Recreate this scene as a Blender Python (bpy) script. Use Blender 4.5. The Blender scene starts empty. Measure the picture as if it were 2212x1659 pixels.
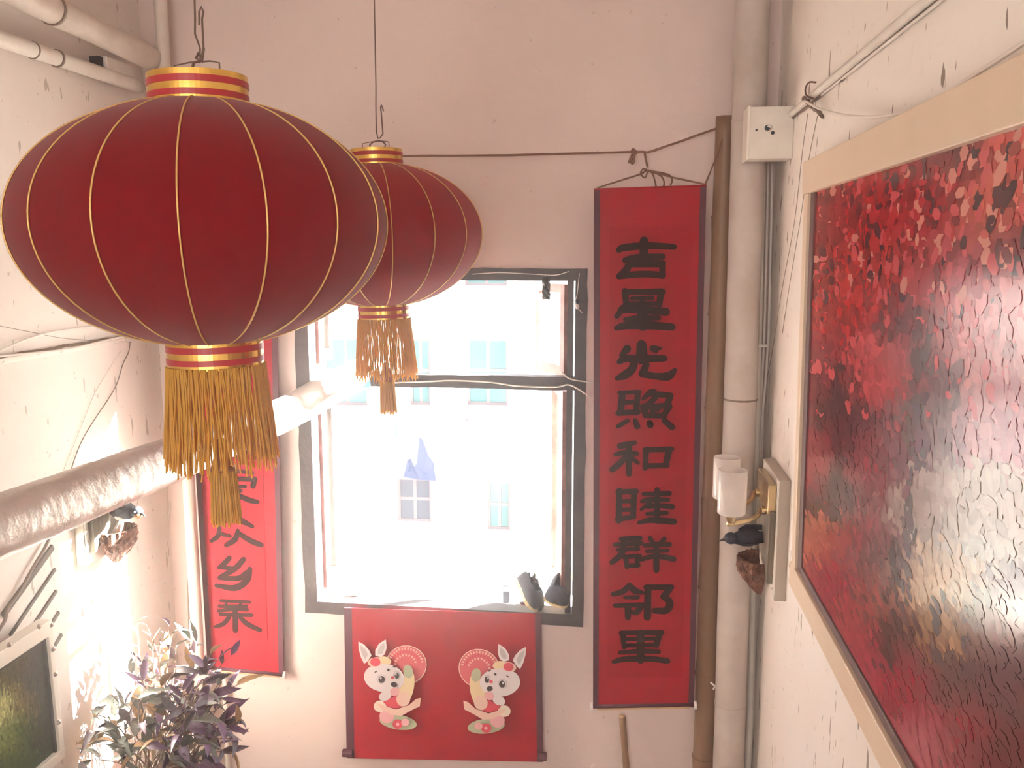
import bpy, math, random
from mathutils import Vector, Matrix, noise
random.seed(7)
S = bpy.context.scene
COL = S.collection

# ------------------------------------------------------------------ camera
ZC = 3.2
FPX, PITCH, YAW = 1900.0, math.radians(8.53), math.radians(7.17)
CAM = Vector((0, 0, ZC))
cd = bpy.data.cameras.new('camera'); cam = bpy.data.objects.new('camera', cd); COL.objects.link(cam)
cd.sensor_width = 36; cd.lens = FPX / 2212 * 36; cd.clip_start = .02; cd.clip_end = 300
cam.location = CAM; cam.rotation_euler = (math.pi / 2 - PITCH, 0, YAW)
S.camera = cam
S.view_settings.view_transform = 'Standard'; S.view_settings.look = 'None'
S.view_settings.gamma = 1; S.view_settings.use_curve_mapping = False
S.view_settings.exposure = 2.75

# ------------------------------------------------------------------ sky, sun
W = bpy.data.worlds.new('world'); S.world = W; W.use_nodes = True
bg = W.node_tree.nodes['Background']
sky = W.node_tree.nodes.new('ShaderNodeTexSky'); sky.sky_type = 'HOSEK_WILKIE'
sky.turbidity = 4; sky.ground_albedo = .5
SUN_DIR = Vector((.885 * math.cos(math.radians(24)), .465 * math.cos(math.radians(24)), math.sin(math.radians(24)))).normalized()
sky.sun_direction = SUN_DIR
hs = W.node_tree.nodes.new('ShaderNodeHueSaturation'); hs.inputs['Saturation'].default_value = .35
W.node_tree.links.new(sky.outputs[0], hs.inputs['Color']); W.node_tree.links.new(hs.outputs[0], bg.inputs[0]); bg.inputs[1].default_value = 5.6
sl = bpy.data.lights.new('sun', 'SUN'); sl.energy = 42; sl.angle = math.radians(.6); sl.color = (1, .95, .88)
so = bpy.data.objects.new('sun', sl); COL.objects.link(so)
so.rotation_euler = SUN_DIR.to_track_quat('Z', 'Y').to_euler()
# added frontal fill: an unseen area lamp behind the camera
al = bpy.data.lights.new('rear_fill', 'AREA'); al.shape = 'RECTANGLE'; al.size = 2.2; al.size_y = 1.6
al.energy = 13; al.color = (1, .95, .91)
ao = bpy.data.objects.new('rear_fill', al); COL.objects.link(ao)
ao.location = (-.8, -2.45, 3.3); ao.rotation_euler = (math.radians(90), 0, 0)
S.cycles.max_bounces = 9; S.cycles.diffuse_bounces = 5; S.cycles.volume_bounces = 1
S.cycles.transparent_max_bounces = 16; S.cycles.sample_clamp_indirect = 6
S.cycles.caustics_reflective = False; S.cycles.caustics_refractive = False

# ------------------------------------------------------------------ pixel <-> world
RT = Vector((math.cos(YAW), math.sin(YAW), 0))
FW = Vector((-math.sin(YAW) * math.cos(PITCH), math.cos(YAW) * math.cos(PITCH), -math.sin(PITCH)))
UP = RT.cross(FW)
def ray(x, y): return FW + RT * ((x - 1106) / FPX) - UP * ((y - 829.5) / FPX)
def aY(x, y, Y): r = ray(x, y); return CAM + r * (Y / r.y)
def aX(x, y, X): r = ray(x, y); return CAM + r * (X / r.x)
def aD(x, y, d): return CAM + ray(x, y) * d
def prj(p):
    d = p - CAM; z = d.dot(FW); return 1106 + FPX * d.dot(RT) / z, 829.5 - FPX * d.dot(UP) / z
YB, XR, XL = 4.0, .64, -2.228      # back wall, right wall, left wall

# ------------------------------------------------------------------ materials
def new_mat(name):
    m = bpy.data.materials.new(name); m.use_nodes = True
    nt = m.node_tree; return m, nt, nt.nodes['Principled BSDF']
def N(nt, t, **kw):
    n = nt.nodes.new(t)
    for k, v in kw.items():
        if k in n.inputs: n.inputs[k].default_value = v
        else: setattr(n, k, v)
    return n
def rgba(c): return (c[0], c[1], c[2], 1)
def mat(name, c, rough=.6, metal=0, c2=None, nscale=8, bump=0, bscale=60, spec=None, stretch=(1, 1, 1), sheen=0, coat=0):
    m, nt, b = new_mat(name)
    b.inputs['Base Color'].default_value = rgba(c); b.inputs['Roughness'].default_value = rough
    b.inputs['Metallic'].default_value = metal
    if spec is not None: b.inputs['Specular IOR Level'].default_value = spec
    if sheen: b.inputs['Sheen Weight'].default_value = sheen
    if coat: b.inputs['Coat Weight'].default_value = coat
    tc = N(nt, 'ShaderNodeTexCoord'); mp = N(nt, 'ShaderNodeMapping'); mp.inputs['Scale'].default_value = stretch
    nt.links.new(tc.outputs['Object'], mp.inputs[0])
    if c2 is not None:
        n = N(nt, 'ShaderNodeTexNoise', Scale=nscale, Detail=5.0, Roughness=.6)
        nt.links.new(mp.outputs[0], n.inputs['Vector'])
        r = N(nt, 'ShaderNodeValToRGB'); r.color_ramp.elements[0].position = .35; r.color_ramp.elements[1].position = .65
        r.color_ramp.elements[0].color = rgba(c); r.color_ramp.elements[1].color = rgba(c2)
        nt.links.new(n.outputs['Fac'], r.inputs[0]); nt.links.new(r.outputs[0], b.inputs['Base Color'])
    if bump:
        n2 = N(nt, 'ShaderNodeTexNoise', Scale=bscale, Detail=4.0); nt.links.new(mp.outputs[0], n2.inputs['Vector'])
        bp = N(nt, 'ShaderNodeBump', Strength=bump, Distance=.01); nt.links.new(n2.outputs['Fac'], bp.inputs['Height'])
        nt.links.new(bp.outputs[0], b.inputs['Normal'])
    return m
def plaster(name, c, stain, rough=.55, crack=.0, speck=.5, axis='X'):
    m, nt, b = new_mat(name); b.inputs['Roughness'].default_value = rough
    b.inputs['Specular IOR Level'].default_value = .3
    tc = N(nt, 'ShaderNodeTexCoord'); L = nt.links.new
    def layer(prev, col, fac_socket):
        mx = N(nt, 'ShaderNodeMix', data_type='RGBA')
        L(fac_socket, mx.inputs[0])
        if isinstance(prev, tuple): mx.inputs[6].default_value = rgba(prev)
        else: L(prev, mx.inputs[6])
        mx.inputs[7].default_value = rgba(col); return mx.outputs[2]
    def fac(scale, lo, hi, mx, stretch=(1, 1, 1), detail=6.0):
        mp = N(nt, 'ShaderNodeMapping'); mp.inputs['Scale'].default_value = stretch; L(tc.outputs['Object'], mp.inputs[0])
        n = N(nt, 'ShaderNodeTexNoise', Scale=scale, Detail=detail, Roughness=.6); L(mp.outputs[0], n.inputs['Vector'])
        mr = N(nt, 'ShaderNodeMapRange'); L(n.outputs['Fac'], mr.inputs[0])
        mr.inputs[1].default_value = lo; mr.inputs[2].default_value = hi; mr.inputs[4].default_value = mx
        return mr.outputs[0]
    o = layer(c, stain, fac(1.4, .42, .75, .55))
    o = layer(o, tuple(x * .8 for x in stain), fac(14, .62, .7, .25 * speck))
    o = layer(o, (.22, .17, .13), fac(30, .685, .70, .7 * speck, (1, 1, .7), 3.0))
    if crack:
        st = (1, 1, .16)
        o = layer(o, (.2, .15, .11), fac(24, .68, .695, crack, (1, 1, .28), 2.0))
    L(o, b.inputs['Base Color'])
    n2 = N(nt, 'ShaderNodeTexNoise', Scale=9.0, Detail=8.0); L(tc.outputs['Object'], n2.inputs['Vector'])
    bp = N(nt, 'ShaderNodeBump', Strength=.25, Distance=.02); L(n2.outputs['Fac'], bp.inputs['Height']); L(bp.outputs[0], b.inputs['Normal'])
    return m
def fabric(name, c, trans=.25, rough=.8, tc=None):
    m, nt, b = new_mat(name); b.inputs['Base Color'].default_value = rgba(c); b.inputs['Roughness'].default_value = rough
    b.inputs['Sheen Weight'].default_value = .25; b.inputs['Specular IOR Level'].default_value = .15
    t = N(nt, 'ShaderNodeBsdfTranslucent'); t.inputs[0].default_value = rgba(tc or c)
    n = N(nt, 'ShaderNodeTexNoise', Scale=400.0); bp = N(nt, 'ShaderNodeBump', Strength=.15, Distance=.002)
    nt.links.new(n.outputs['Fac'], bp.inputs['Height']); nt.links.new(bp.outputs[0], b.inputs['Normal'])
    mx = N(nt, 'ShaderNodeMixShader'); mx.inputs[0].default_value = trans
    nt.links.new(b.outputs[0], mx.inputs[1]); nt.links.new(t.outputs[0], mx.inputs[2])
    nt.links.new(mx.outputs[0], nt.nodes['Material Output'].inputs[0]); return m
def thin_glass(name, tint=(.93, .97, .96)):
    m, nt, b = new_mat(name)
    t = N(nt, 'ShaderNodeBsdfTransparent'); t.inputs[0].default_value = rgba(tint)
    g = N(nt, 'ShaderNodeBsdfGlossy'); g.inputs['Roughness'].default_value = .03
    mx = N(nt, 'ShaderNodeMixShader'); mx.inputs[0].default_value = .08
    nt.links.new(t.outputs[0], mx.inputs[1]); nt.links.new(g.outputs[0], mx.inputs[2])
    nt.links.new(mx.outputs[0], nt.nodes['Material Output'].inputs[0]); return m
def vcol(name, rough=.4, bump=.3, spec=.5):
    m, nt, b = new_mat(name); a = N(nt, 'ShaderNodeVertexColor'); a.layer_name = 'Col'
    nt.links.new(a.outputs[0], b.inputs['Base Color']); b.inputs['Roughness'].default_value = rough
    b.inputs['Specular IOR Level'].default_value = spec
    tc = N(nt, 'ShaderNodeTexCoord'); n = N(nt, 'ShaderNodeTexNoise', Scale=26.0, Detail=8.0); nt.links.new(tc.outputs['Object'], n.inputs['Vector'])
    bp = N(nt, 'ShaderNodeBump', Strength=bump, Distance=.01); nt.links.new(n.outputs['Fac'], bp.inputs['Height']); nt.links.new(bp.outputs[0], b.inputs['Normal'])
    return m

M = {}
M['wall_b'] = plaster('plaster_back', (.76, .635, .595), (.66, .52, .46), .6, 0, .45)
M['wall_l'] = plaster('plaster_left', (.82, .75, .70), (.72, .63, .57), .5, .5, .6)
M['wall_r'] = plaster('plaster_right', (.90, .85, .79), (.82, .75, .68), .5, .9, .5)
M['wall_x'] = plaster('plaster_other', (.78, .70, .63), (.7, .6, .5))
M['floor'] = mat('floor_concrete', (.36, .32, .29), .7, c2=(.45, .4, .36), nscale=4, bump=.2)
M['pipe_w'] = mat('pipe_white', (.72, .66, .60), .5, c2=(.60, .52, .45), nscale=5, bump=.12, bscale=12)
M['pipe_d'] = mat('drain_pipe_paint', (.60, .53, .49), .55, c2=(.48, .41, .36), nscale=4, bump=.15, bscale=10)
M['white'] = mat('white_plastic', (.80, .76, .70), .4, c2=(.72, .67, .60), nscale=10)
M['grime_shade'] = mat('dark_grime_shade', (.16, .12, .09), .9, c2=(.26, .2, .16), nscale=30)  # dirt colour, also used for the shaded gap at the riser
M['frame'] = mat('window_paint', (.035, .030, .032), .55, c2=(.07, .055, .055), nscale=7, bump=.3, bscale=30)
M['sash'] = mat('sash_paint', (.20, .08, .07), .5, c2=(.40, .2, .17), nscale=9)
M['glass'] = thin_glass('thin_glass')
M['redcloth'] = fabric('lantern_red', (.17, .005, .012), .35, tc=(.72, .03, .06))
M['gold'] = mat('gold_foil', (.80, .52, .14), .18, 1.0, c2=(.7, .42, .10), nscale=20)
M['redband'] = mat('red_band', (.42, .02, .03), .35)
M['rib'] = mat('gold_thread', (.72, .45, .16), .4, .4)
M['fringe'] = fabric('fringe_yellow', (.80, .50, .10), .5)
M['wood_knob'] = mat('wood_knob', (.30, .13, .04), .35)
M['wire'] = mat('rusty_wire', (.16, .10, .075), .6, .3)
M['twine'] = mat('brown_twine', (.22, .12, .075), .9, bump=.4, bscale=200)
M['scroll'] = mat('scroll_red', (.32, .014, .024), .6, c2=(.35, .018, .028), nscale=3, bump=.06, bscale=300, spec=.12)
M['paper'] = mat('scroll_paper', (.29, .011, .020), .6, bump=.05, bscale=300, spec=.12)
M['maroon'] = mat('scroll_border', (.085, .022, .038), .7)
M['ink'] = mat('ink', (.030, .018, .017), .9, spec=.05)
M['rod'] = mat('scroll_rod', (.55, .36, .2), .5, bump=.1)
M['cap'] = mat('rod_cap_white', (.85, .8, .78), .35)
M['bamboo'] = mat('bamboo', (.20, .115, .07), .45, c2=(.30, .19, .11), nscale=3, stretch=(1, 1, .25), bump=.1, bscale=20)
M['foil'] = mat('foil', (.80, .76, .72), .45, .6, c2=(.68, .64, .60), nscale=7, bump=1.0, bscale=14, stretch=(1, 1, 1))
M['cream'] = mat('cream_frame', (.74, .60, .45), .4, c2=(.70, .56, .42), nscale=5)
M['rebate'] = mat('dark_rebate', (.10, .05, .045), .6)
M['canvas'] = vcol('oil_canvas', .19, .02, 1.0)
M['canvas2'] = vcol('oil_canvas_small', .35, .2, .4)
M['brass'] = mat('brushed_brass', (.62, .48, .28), .32, 1.0)
M['opal'] = None
M['board'] = mat('white_board', (.80, .75, .66), .45)
M['taupe'] = mat('board_edge', (.42, .36, .30), .5)
M['bark'] = mat('bark', (.20, .17, .13), .9, c2=(.09, .075, .055), nscale=14, stretch=(1, 1, .2), bump=.8, bscale=40)
M['mud'] = mat('nest_mud', (.20, .085, .05), .85, c2=(.10, .045, .03), nscale=30, bump=1, bscale=90)
M['bird'] = mat('bird_navy', (.022, .028, .04), .6, c2=(.045, .052, .07), nscale=25, spec=.2)
M['belly'] = mat('bird_white', (.8, .78, .74), .5)
M['throat'] = mat('bird_orange', (.45, .2, .07), .6)
M['black'] = mat('black_part', (.02, .02, .022), .5)
M['shadow_strip'] = mat('shadow_grey', (.17, .155, .14), .7)
M['chrome'] = mat('screw_metal', (.45, .38, .34), .3, 1)
M['cable'] = mat('white_cable', (.78, .72, .66), .5)
M['dcable'] = mat('dark_cable', (.25, .2, .17), .6)
def opal():
    m, nt, b = new_mat('opal_glass'); b.inputs['Base Color'].default_value = (.93, .89, .85, 1); b.inputs['Roughness'].default_value = .12
    t = N(nt, 'ShaderNodeBsdfTranslucent'); t.inputs[0].default_value = (.95, .9, .86, 1)
    mx = N(nt, 'ShaderNodeMixShader'); mx.inputs[0].default_value = .35
    nt.links.new(b.outputs[0], mx.inputs[1]); nt.links.new(t.outputs[0], mx.inputs[2]); nt.links.new(mx.outputs[0], nt.nodes['Material Output'].inputs[0]); return m
M['opal'] = opal()

# ------------------------------------------------------------------ mesh helpers
class MB:
    def __init__(s): s.v = []; s.f = []; s.c = []
    def add(s, vs, fs, col=None):
        o = len(s.v); s.v += [tuple(v) for v in vs]; s.f += [tuple(i + o for i in f) for f in fs]
        if col is not None: s.c += [col] * len(fs)
        return s
    def box(s, a, b):
        x0, y0, z0 = a; x1, y1, z1 = b
        x0, x1 = sorted((x0, x1)); y0, y1 = sorted((y0, y1)); z0, z1 = sorted((z0, z1))
        return s.add([(x0, y0, z0), (x1, y0, z0), (x1, y1, z0), (x0, y1, z0), (x0, y0, z1), (x1, y0, z1), (x1, y1, z1), (x0, y1, z1)],
              [(0, 3, 2, 1), (4, 5, 6, 7), (0, 1, 5, 4), (1, 2, 6, 5), (2, 3, 7, 6), (3, 0, 4, 7)])
    def slab(s, q, d):
        """quad q (4 points) thickened along vector d"""
        q = [Vector(p) for p in q]; d = Vector(d); n = len(q)
        vs = q + [p + d for p in q]
        return s.add(vs, [tuple(range(n))[::-1], tuple(range(n, 2 * n))] + [(i, (i + 1) % n, n + (i + 1) % n, n + i) for i in range(n)])
    def tube(s, pts, r, n=10, cap=True, jit=0):
        pts = [Vector(p) for p in pts]; k = len(pts)
        rs = r if isinstance(r, (list, tuple)) else [r] * k
        ref = None; vs = []
        for i, p in enumerate(pts):
            t = (pts[min(i + 1, k - 1)] - pts[max(i - 1, 0)])
            if t.length < 1e-9: t = Vector((0, 0, 1))
            t.normalize()
            if ref is None: ref = t.orthogonal().normalized()
            ref = (ref - t * ref.dot(t))
            if ref.length < 1e-6: ref = t.orthogonal()
            ref.normalize(); b = t.cross(ref)
            for j in range(n):
                a = 2 * math.pi * j / n
                rr = rs[i] * (1 + (jit * noise.noise(Vector((i * .7, math.cos(a) * 1.3, math.sin(a) * 1.3))) if jit else 0))
                vs.append(p + (ref * math.cos(a) + b * math.sin(a)) * rr)
        fs = [(i * n + j, i * n + (j + 1) % n, (i + 1) * n + (j + 1) % n, (i + 1) * n + j) for i in range(k - 1) for j in range(n)]
        if cap: fs += [tuple(range(n))[::-1], tuple(range((k - 1) * n, k * n))]
        return s.add(vs, fs)
    def lathe(s, prof, n=32, c=(0, 0, 0), fn=None):
        vs = []; k = len(prof)
        for (r, z) in prof:
            for j in range(n):
                a = 2 * math.pi * j / n; rr = fn(r, z, a) if fn else r
                vs.append((c[0] + rr * math.cos(a), c[1] + rr * math.sin(a), c[2] + z))
        fs = [(i * n + j, i * n + (j + 1) % n, (i + 1) * n + (j + 1) % n, (i + 1) * n + j) for i in range(k - 1) for j in range(n)]
        return s.add(vs, fs)
    def ball(s, c, r, n=12, m=8, sc=(1, 1, 1), rot=None, jit=0, seed=0):
        c = Vector(c); vs = []
        for i in range(m + 1):
            ph = math.pi * i / m
            for j in range(n):
                a = 2 * math.pi * j / n
                p = Vector((math.sin(ph) * math.cos(a) * sc[0], math.sin(ph) * math.sin(a) * sc[1], math.cos(ph) * sc[2])) * r
                if jit: p *= 1 + jit * noise.noise(p * (2 / r) + Vector((seed, 0, 0)))
                vs.append(c + (rot @ p if rot else p))
        fs = [(i * n + j, (i + 1) * n + j, (i + 1) * n + (j + 1) % n, i * n + (j + 1) % n) for i in range(m) for j in range(n)]
        return s.add(vs, fs)
    def build(s, name, m, parent=None, smooth=False, loc=None, bevel=0, solid=0):
        me = bpy.data.meshes.new(name); me.from_pydata(s.v, [], s.f)
        if s.c and len(s.c) == len(s.f):
            at = me.color_attributes.new('Col', 'FLOAT_COLOR', 'CORNER'); i = 0
            flat = []
            for p, c in zip(me.polygons, s.c): flat += [c[0], c[1], c[2], 1] * p.loop_total
            at.data.foreach_set('color', flat)
        me.materials.append(m); me.validate()
        if smooth: me.polygons.foreach_set('use_smooth', [True] * len(me.polygons))
        o = bpy.data.objects.new(name, me); COL.objects.link(o)
        if parent is not None:
            o.parent = parent
        if loc is not None: o.location = loc
        if bevel:
            b = o.modifiers.new('bevel', 'BEVEL'); b.width = bevel; b.segments = 2; b.limit_method = 'ANGLE'
        if solid:
            b = o.modifiers.new('solid', 'SOLIDIFY'); b.thickness = solid; b.offset = 0
        return o
def tag(o, label, cat, group=None):
    o['label'] = label; o['category'] = cat
    if group: o['group'] = group
    return o
def thing(name, label, cat, loc, group=None):
    o = bpy.data.objects.new(name, None); COL.objects.link(o); o.location = loc; o.empty_display_size = .05
    tag(o, label, cat, group)
    bpy.context.view_layer.update()
    return o
def part(mb, name, m, root, **kw):
    """mb is in world coordinates; shift into the root's frame"""
    L = root.location; mb.v = [(v[0] - L.x, v[1] - L.y, v[2] - L.z) for v in mb.v]
    return mb.build(name, m, root, **kw)
def subpart(mb, name, m, parentpart, root, **kw):
    L = root.location; mb.v = [(v[0] - L.x, v[1] - L.y, v[2] - L.z) for v in mb.v]
    return mb.build(name, m, parentpart, **kw)
def struct(o): o['kind'] = 'structure'; return o
def bez(a, b, c, n=8):
    a, b, c = Vector(a), Vector(b), Vector(c)
    return [a * (1 - t) ** 2 + b * 2 * t * (1 - t) + c * t * t for t in [i / n for i in range(n + 1)]]
def smoothline(pts, k=6):
    """Catmull-Rom through points"""
    P = [Vector(p) for p in pts]; P = [P[0] * 2 - P[1]] + P + [P[-1] * 2 - P[-2]]; out = []
    for i in range(1, len(P) - 2):
        for j in range(k):
            t = j / k
            out.append(.5 * ((2 * P[i]) + (-P[i - 1] + P[i + 1]) * t + (2 * P[i - 1] - 5 * P[i] + 4 * P[i + 1] - P[i + 2]) * t * t + (-P[i - 1] + 3 * P[i] - 3 * P[i + 1] + P[i + 2]) * t ** 3))
    out.append(P[-2]); return out

# ------------------------------------------------------------------ room shell
RT_T = .24                                   # wall thickness
wl, wr = aY(652, 1000, YB).x, aY(1260, 1000, YB).x
wt, wb = aY(1240, 590, YB).z, aY(1000, 1338, YB).z
ZT = 4.75; YR = -2.6
mb = MB()
mb.box((XL - .2, YB, 0), (wl, YB + RT_T, ZT)); mb.box((wr, YB, 0), (XR + .2, YB + RT_T, ZT))
mb.box((wl, YB, 0), (wr, YB + RT_T, wb)); mb.box((wl, YB, wt), (wr, YB + RT_T, ZT))
struct(mb.build('wall_back', M['wall_b']))
struct(MB().box((XL - .2, YR, 0), (XL, YB, ZT)).build('wall_left', M['wall_l']))
struct(MB().box((XR, YR, 0), (XR + .2, YB, ZT)).build('wall_right', M['wall_r']))
struct(MB().box((XL - .2, YR - .2, 0), (XR + .2, YR, ZT)).build('wall_rear', M['wall_x']))
struct(MB().box((XL - .2, YR - .2, ZT), (XR + .2, YB + RT_T, ZT + .2)).build('ceiling', M['wall_x']))
struct(MB().box((XL - .2, YR - .2, -.2), (XR + .2, YB + RT_T, 0)).build('floor', M['floor']))
# plaster step along the left wall with a rounded dusty edge
zt = aX(150, 752, XL + .01).z
mb = MB().tube([(XL - .004, YR + .3, zt), (XL - .004, YB - .002, zt)], .02, 10)
tr = struct(mb.build('trim_1', M['wall_l'], smooth=True))
mb = MB()
pr = [(XL + .012, 2.3 + i * .05, zt + .010 + .006 * noise.noise(Vector((i * .6, 0, 0)))) for i in range(34)]
mb.tube(pr, [.007 + .005 * noise.noise(Vector((i * .9, 3, 0))) for i in range(34)], 6)
mb.build('dust_line', M['grime_shade'], tr)

# ------------------------------------------------------------------ window
win = bpy.data.objects.new('window_1', None); COL.objects.link(win); struct(win)
def ragged(x0, z0, x1, z1, edges, y0=YB - .006, y1=YB + .09, n=24, amp=.006):
    """frame timber whose outer edges are ragged paint; edges: set of l r t b"""
    out = []
    def j(k): return amp * (noise.noise(Vector((k * 7.3, x0 * 9, z0 * 5))) + .6 * noise.noise(Vector((k * 31., x1, z1))))
    for i in range(n): t = i / n; out.append((x0 + (x1 - x0) * t, z0 + (j(t) if 'b' in edges else 0)))
    for i in range(n): t = i / n; out.append((x1 + (j(t + 3) if 'r' in edges else 0), z0 + (z1 - z0) * t))
    for i in range(n): t = i / n; out.append((x1 + (x0 - x1) * t, z1 + (j(t + 6) if 't' in edges else 0)))
    for i in range(n): t = i / n; out.append((x0 + (j(t + 9) if 'l' in edges else 0), z1 + (z0 - z1) * t))
    return MB().slab([(x, y0, z) for x, z in out], (0, y1 - y0, 0))
def zY(y, x=1000): return aY(x, y, YB).z
def xY(x, y=1000): return aY(x, y, YB).x
ztop_o, ztop_i = zY(580, 1150), zY(606, 1150)
zbot_i, zbot_o = zY(1312, 950), zY(1348, 1150)
xl_o, xl_i, xr_i, xr_o = xY(648), xY(676), xY(1239), xY(1264)
ragged(xl_o, zbot_o, xl_i, ztop_o, 'l').build('frame_post', M['frame'], win)
ragged(xr_i, zbot_o, xr_o, ztop_o, 'r').build('frame_post', M['frame'], win)
ragged(xl_i, ztop_i, xr_i, ztop_o, 't').build('frame_head', M['frame'], win)
ragged(xl_i, zbot_o, xr_i, zbot_i, 'b').build('frame_sill', M['frame'], win)
# transom with a sagging ragged lower edge, cut short where the duct passes out
ztr1, ztr0 = zY(811, 1000), zY(839, 1000)
ragged(xY(800, 820), ztr0, xr_i, ztr1, 'bt', YB, YB + .07, 30, .0035).build('transom', M['frame'], win)
# stile of the closed strip beside the right post
MB().box((xY(1222), YB + .02, zbot_i), (xY(1234.5), YB + .06, ztop_i)).build('sash_stile', M['frame'], win)
# outer sill ledge
MB().slab([(wl, YB + .09, wb + .02), (wr, YB + .09, wb + .02), (wr, YB + .42, wb - .02), (wl, YB + .42, wb - .02)], (0, 0, -.06)).build('sill_ledge', M['white'], win)
def sash(hx, z0, z1, w, ang, m, far_m=None, fw=.042):
    """casement hinged at (hx, YB+.08), leaf direction given by angle from +X"""
    d = Vector((math.cos(ang), math.sin(ang), 0)); nrm = Vector((-d.y, d.x, 0)) * .03
    h = Vector((hx, YB + .1, 0))
    def bar(u0, u1, a, b):
        q = [h + d * u0 + Vector((0, 0, a)), h + d * u1 + Vector((0, 0, a)), h + d * u1 + Vector((0, 0, b)), h + d * u0 + Vector((0, 0, b))]
        return MB().slab(q, nrm)
    root = bar(0, fw, z0, z1).build('sash', m, win)
    bar(w - fw, w, z0, z1).build('stile', far_m or m, root)
    bar(fw, w - fw, z0, z0 + fw * 1.2).build('rail', m, root); bar(fw, w - fw, z1 - fw, z1).build('rail', m, root)
    q = [h + d * fw + Vector((0, 0, z0 + fw)) + nrm * .4, h + d * (w - fw) + Vector((0, 0, z0 + fw)) + nrm * .4, h + d * (w - fw) + Vector((0, 0, z1 - fw)) + nrm * .4, h + d * fw + Vector((0, 0, z1 - fw)) + nrm * .4]
    MB().slab(q, nrm * .1).build('pane', M['glass'], root)
    return root
sash(xl_i + .015, zbot_i + .03, ztr0 - .0, .20, math.radians(90), M['sash'], M['frame'], .05)
sash(xl_i + .015, ztr1 + .03, ztop_i - .02, .20, math.radians(90), M['sash'], M['frame'], .05)
sash(xr_i - .03, ztr1 - .01, ztop_i - .02, .30, math.radians(122), M['sash'], None, .04)
sash(xr_i - .03, zbot_i + .04, ztr0 - .02, .34, math.radians(104), M['sash'], None, .04)

# ------------------------------------------------------------------ lanterns
def lantern(X, Y, Z, R, h, rc, phase, tilt, label, fr_scale=1.0):
    root = thing('red_lantern', label, 'lantern', (X, Y, ZC + Z), 'red palace lanterns')
    root.rotation_euler = (0, -tilt, 0)
    H = h / math.sqrt(1 - (rc / R) ** 2); NR = 16
    k = R / .4
    def rad(z, a):
        r = R * math.sqrt(max(0, 1 - (z / H) ** 2))
        u = ((a - phase) * NR / (2 * math.pi)) % 1.0
        return r * (1 - .010 * math.sin(math.pi * u))
    zs = [-h + 2 * h * i / 48 for i in range(49)]
    zs = [h * math.sin(math.pi / 2 * (z / h)) for z in zs]
    MB().lathe([(1, z) for z in zs], 128, fn=lambda r, z, a: rad(z, a)).build('lantern_body', M['redcloth'], root, smooth=True)
    for i in range(NR):
        a = phase + 2 * math.pi * i / NR
        pts = [(rad(z, a) * 1.004 * math.cos(a), rad(z, a) * 1.004 * math.sin(a), z) for z in zs]
        MB().tube(pts, .0020 * k, 6).build('rib', M['rib'], root, smooth=True)
    hr = .058 * k
    for sgn, nm in ((1, 'top_ring'), (-1, 'bottom_ring')):
        z0, z1 = (h - .006, h + hr) if sgn > 0 else (-h - hr, -h + .006)
        rr = rc * 1.0
        o = MB().lathe([(rr * .97, z0), (rr, z0), (rr, z1), (rr * .97, z1), (rr * .97, z0)], 64).build(nm, M['gold'], root)
        hh = z1 - z0
        for f0, f1 in ((.16, .36), (.58, .80)):
            MB().lathe([(rr * 1.003, z0 + hh * f0), (rr * 1.009, z0 + hh * f0), (rr * 1.009, z0 + hh * f1), (rr * 1.003, z0 + hh * f1)], 64).build('red_stripe', M['redband'], o)
    # fringe
    rnd = random.Random(int(X * 1000) + 5)
    mb = MB(); zb = -h - hr + .004; Lf = .235 * k
    for i in range(260):
        a = 2 * math.pi * i / 260 + rnd.uniform(-.02, .02); L = Lf * rnd.uniform(.9, 1.06); r0 = rc * rnd.uniform(1.0, 1.03)
        fl = rnd.uniform(-.01, .022); da = rnd.uniform(-.1, .1)
        pts = []
        for q in range(6):
            t = q / 5; aa = a + da * t * t + .02 * math.sin(t * 9 + i); r = r0 + fl * t
            pts.append((r * math.cos(aa), r * math.sin(aa), zb - L * t))
        mb.tube(pts, .0019 * k, 4, cap=False)
    fo = mb.build('fringe', M['fringe'], root); fo['kind'] = 'stuff'
    # hanging tassel
    zt0 = -h - hr; zk = zt0 - Lf * 1.02
    ts = MB().tube([(0, 0, -h), (0, 0, zk + .045 * k)], .0035 * k, 6).build('tassel_cord', M['fringe'], root)
    MB().lathe([(.004, .07), (.012, .066), (.010, .055), (.013, .045), (.018, .03), (.024, .012), (.028, 0), (.030, -.006), (0.001, -.006)], 20, (0, 0, zk)).build('tassel_knob', M['wood_knob'], ts, smooth=True)
    mb = MB(); Lt = .125 * k
    for i in range(150):
        a = rnd.uniform(0, 6.283); r0 = .028 * k * math.sqrt(rnd.uniform(.35, 1)); L = Lt * rnd.uniform(.88, 1.08)
        pts = [((r0 + .006 * t) * math.cos(a), (r0 + .006 * t) * math.sin(a), zk - .004 - L * t + .003 * math.sin(i)) for t in (0, .33, .66, 1)]
        mb.tube(pts, .0021 * k, 4, cap=False)
    sk = mb.build('tassel_skirt', M['fringe'], ts); sk['kind'] = 'stuff'
    # wire bail and the hanging hook
    zt = h + hr; w = .052 * k
    MB().tube([(-w, 0, zt - .03), (-w, 0, zt + .026 * k), (-w * .3, 0, zt + .031 * k), (w * .6, 0, zt + .032 * k), (w, 0, zt + .028 * k), (w, 0, zt - .03)], .0018 * k, 6).build('wire_bail', M['wire'], root)
    return root, zt + .03 * k
NL, nz = lantern(-.927, 1.9, .0606, .399, .2604, .106, math.radians(-3.5), math.radians(.9), 'large red lantern with gold ribs, the nearer one, in front of the silver duct')
FL, fz = lantern(-.962, 3.45, .064, .410, .2723, .103, math.radians(-1), math.radians(1.6), 'red lantern with gold ribs farther back, hanging before the window top')
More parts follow.
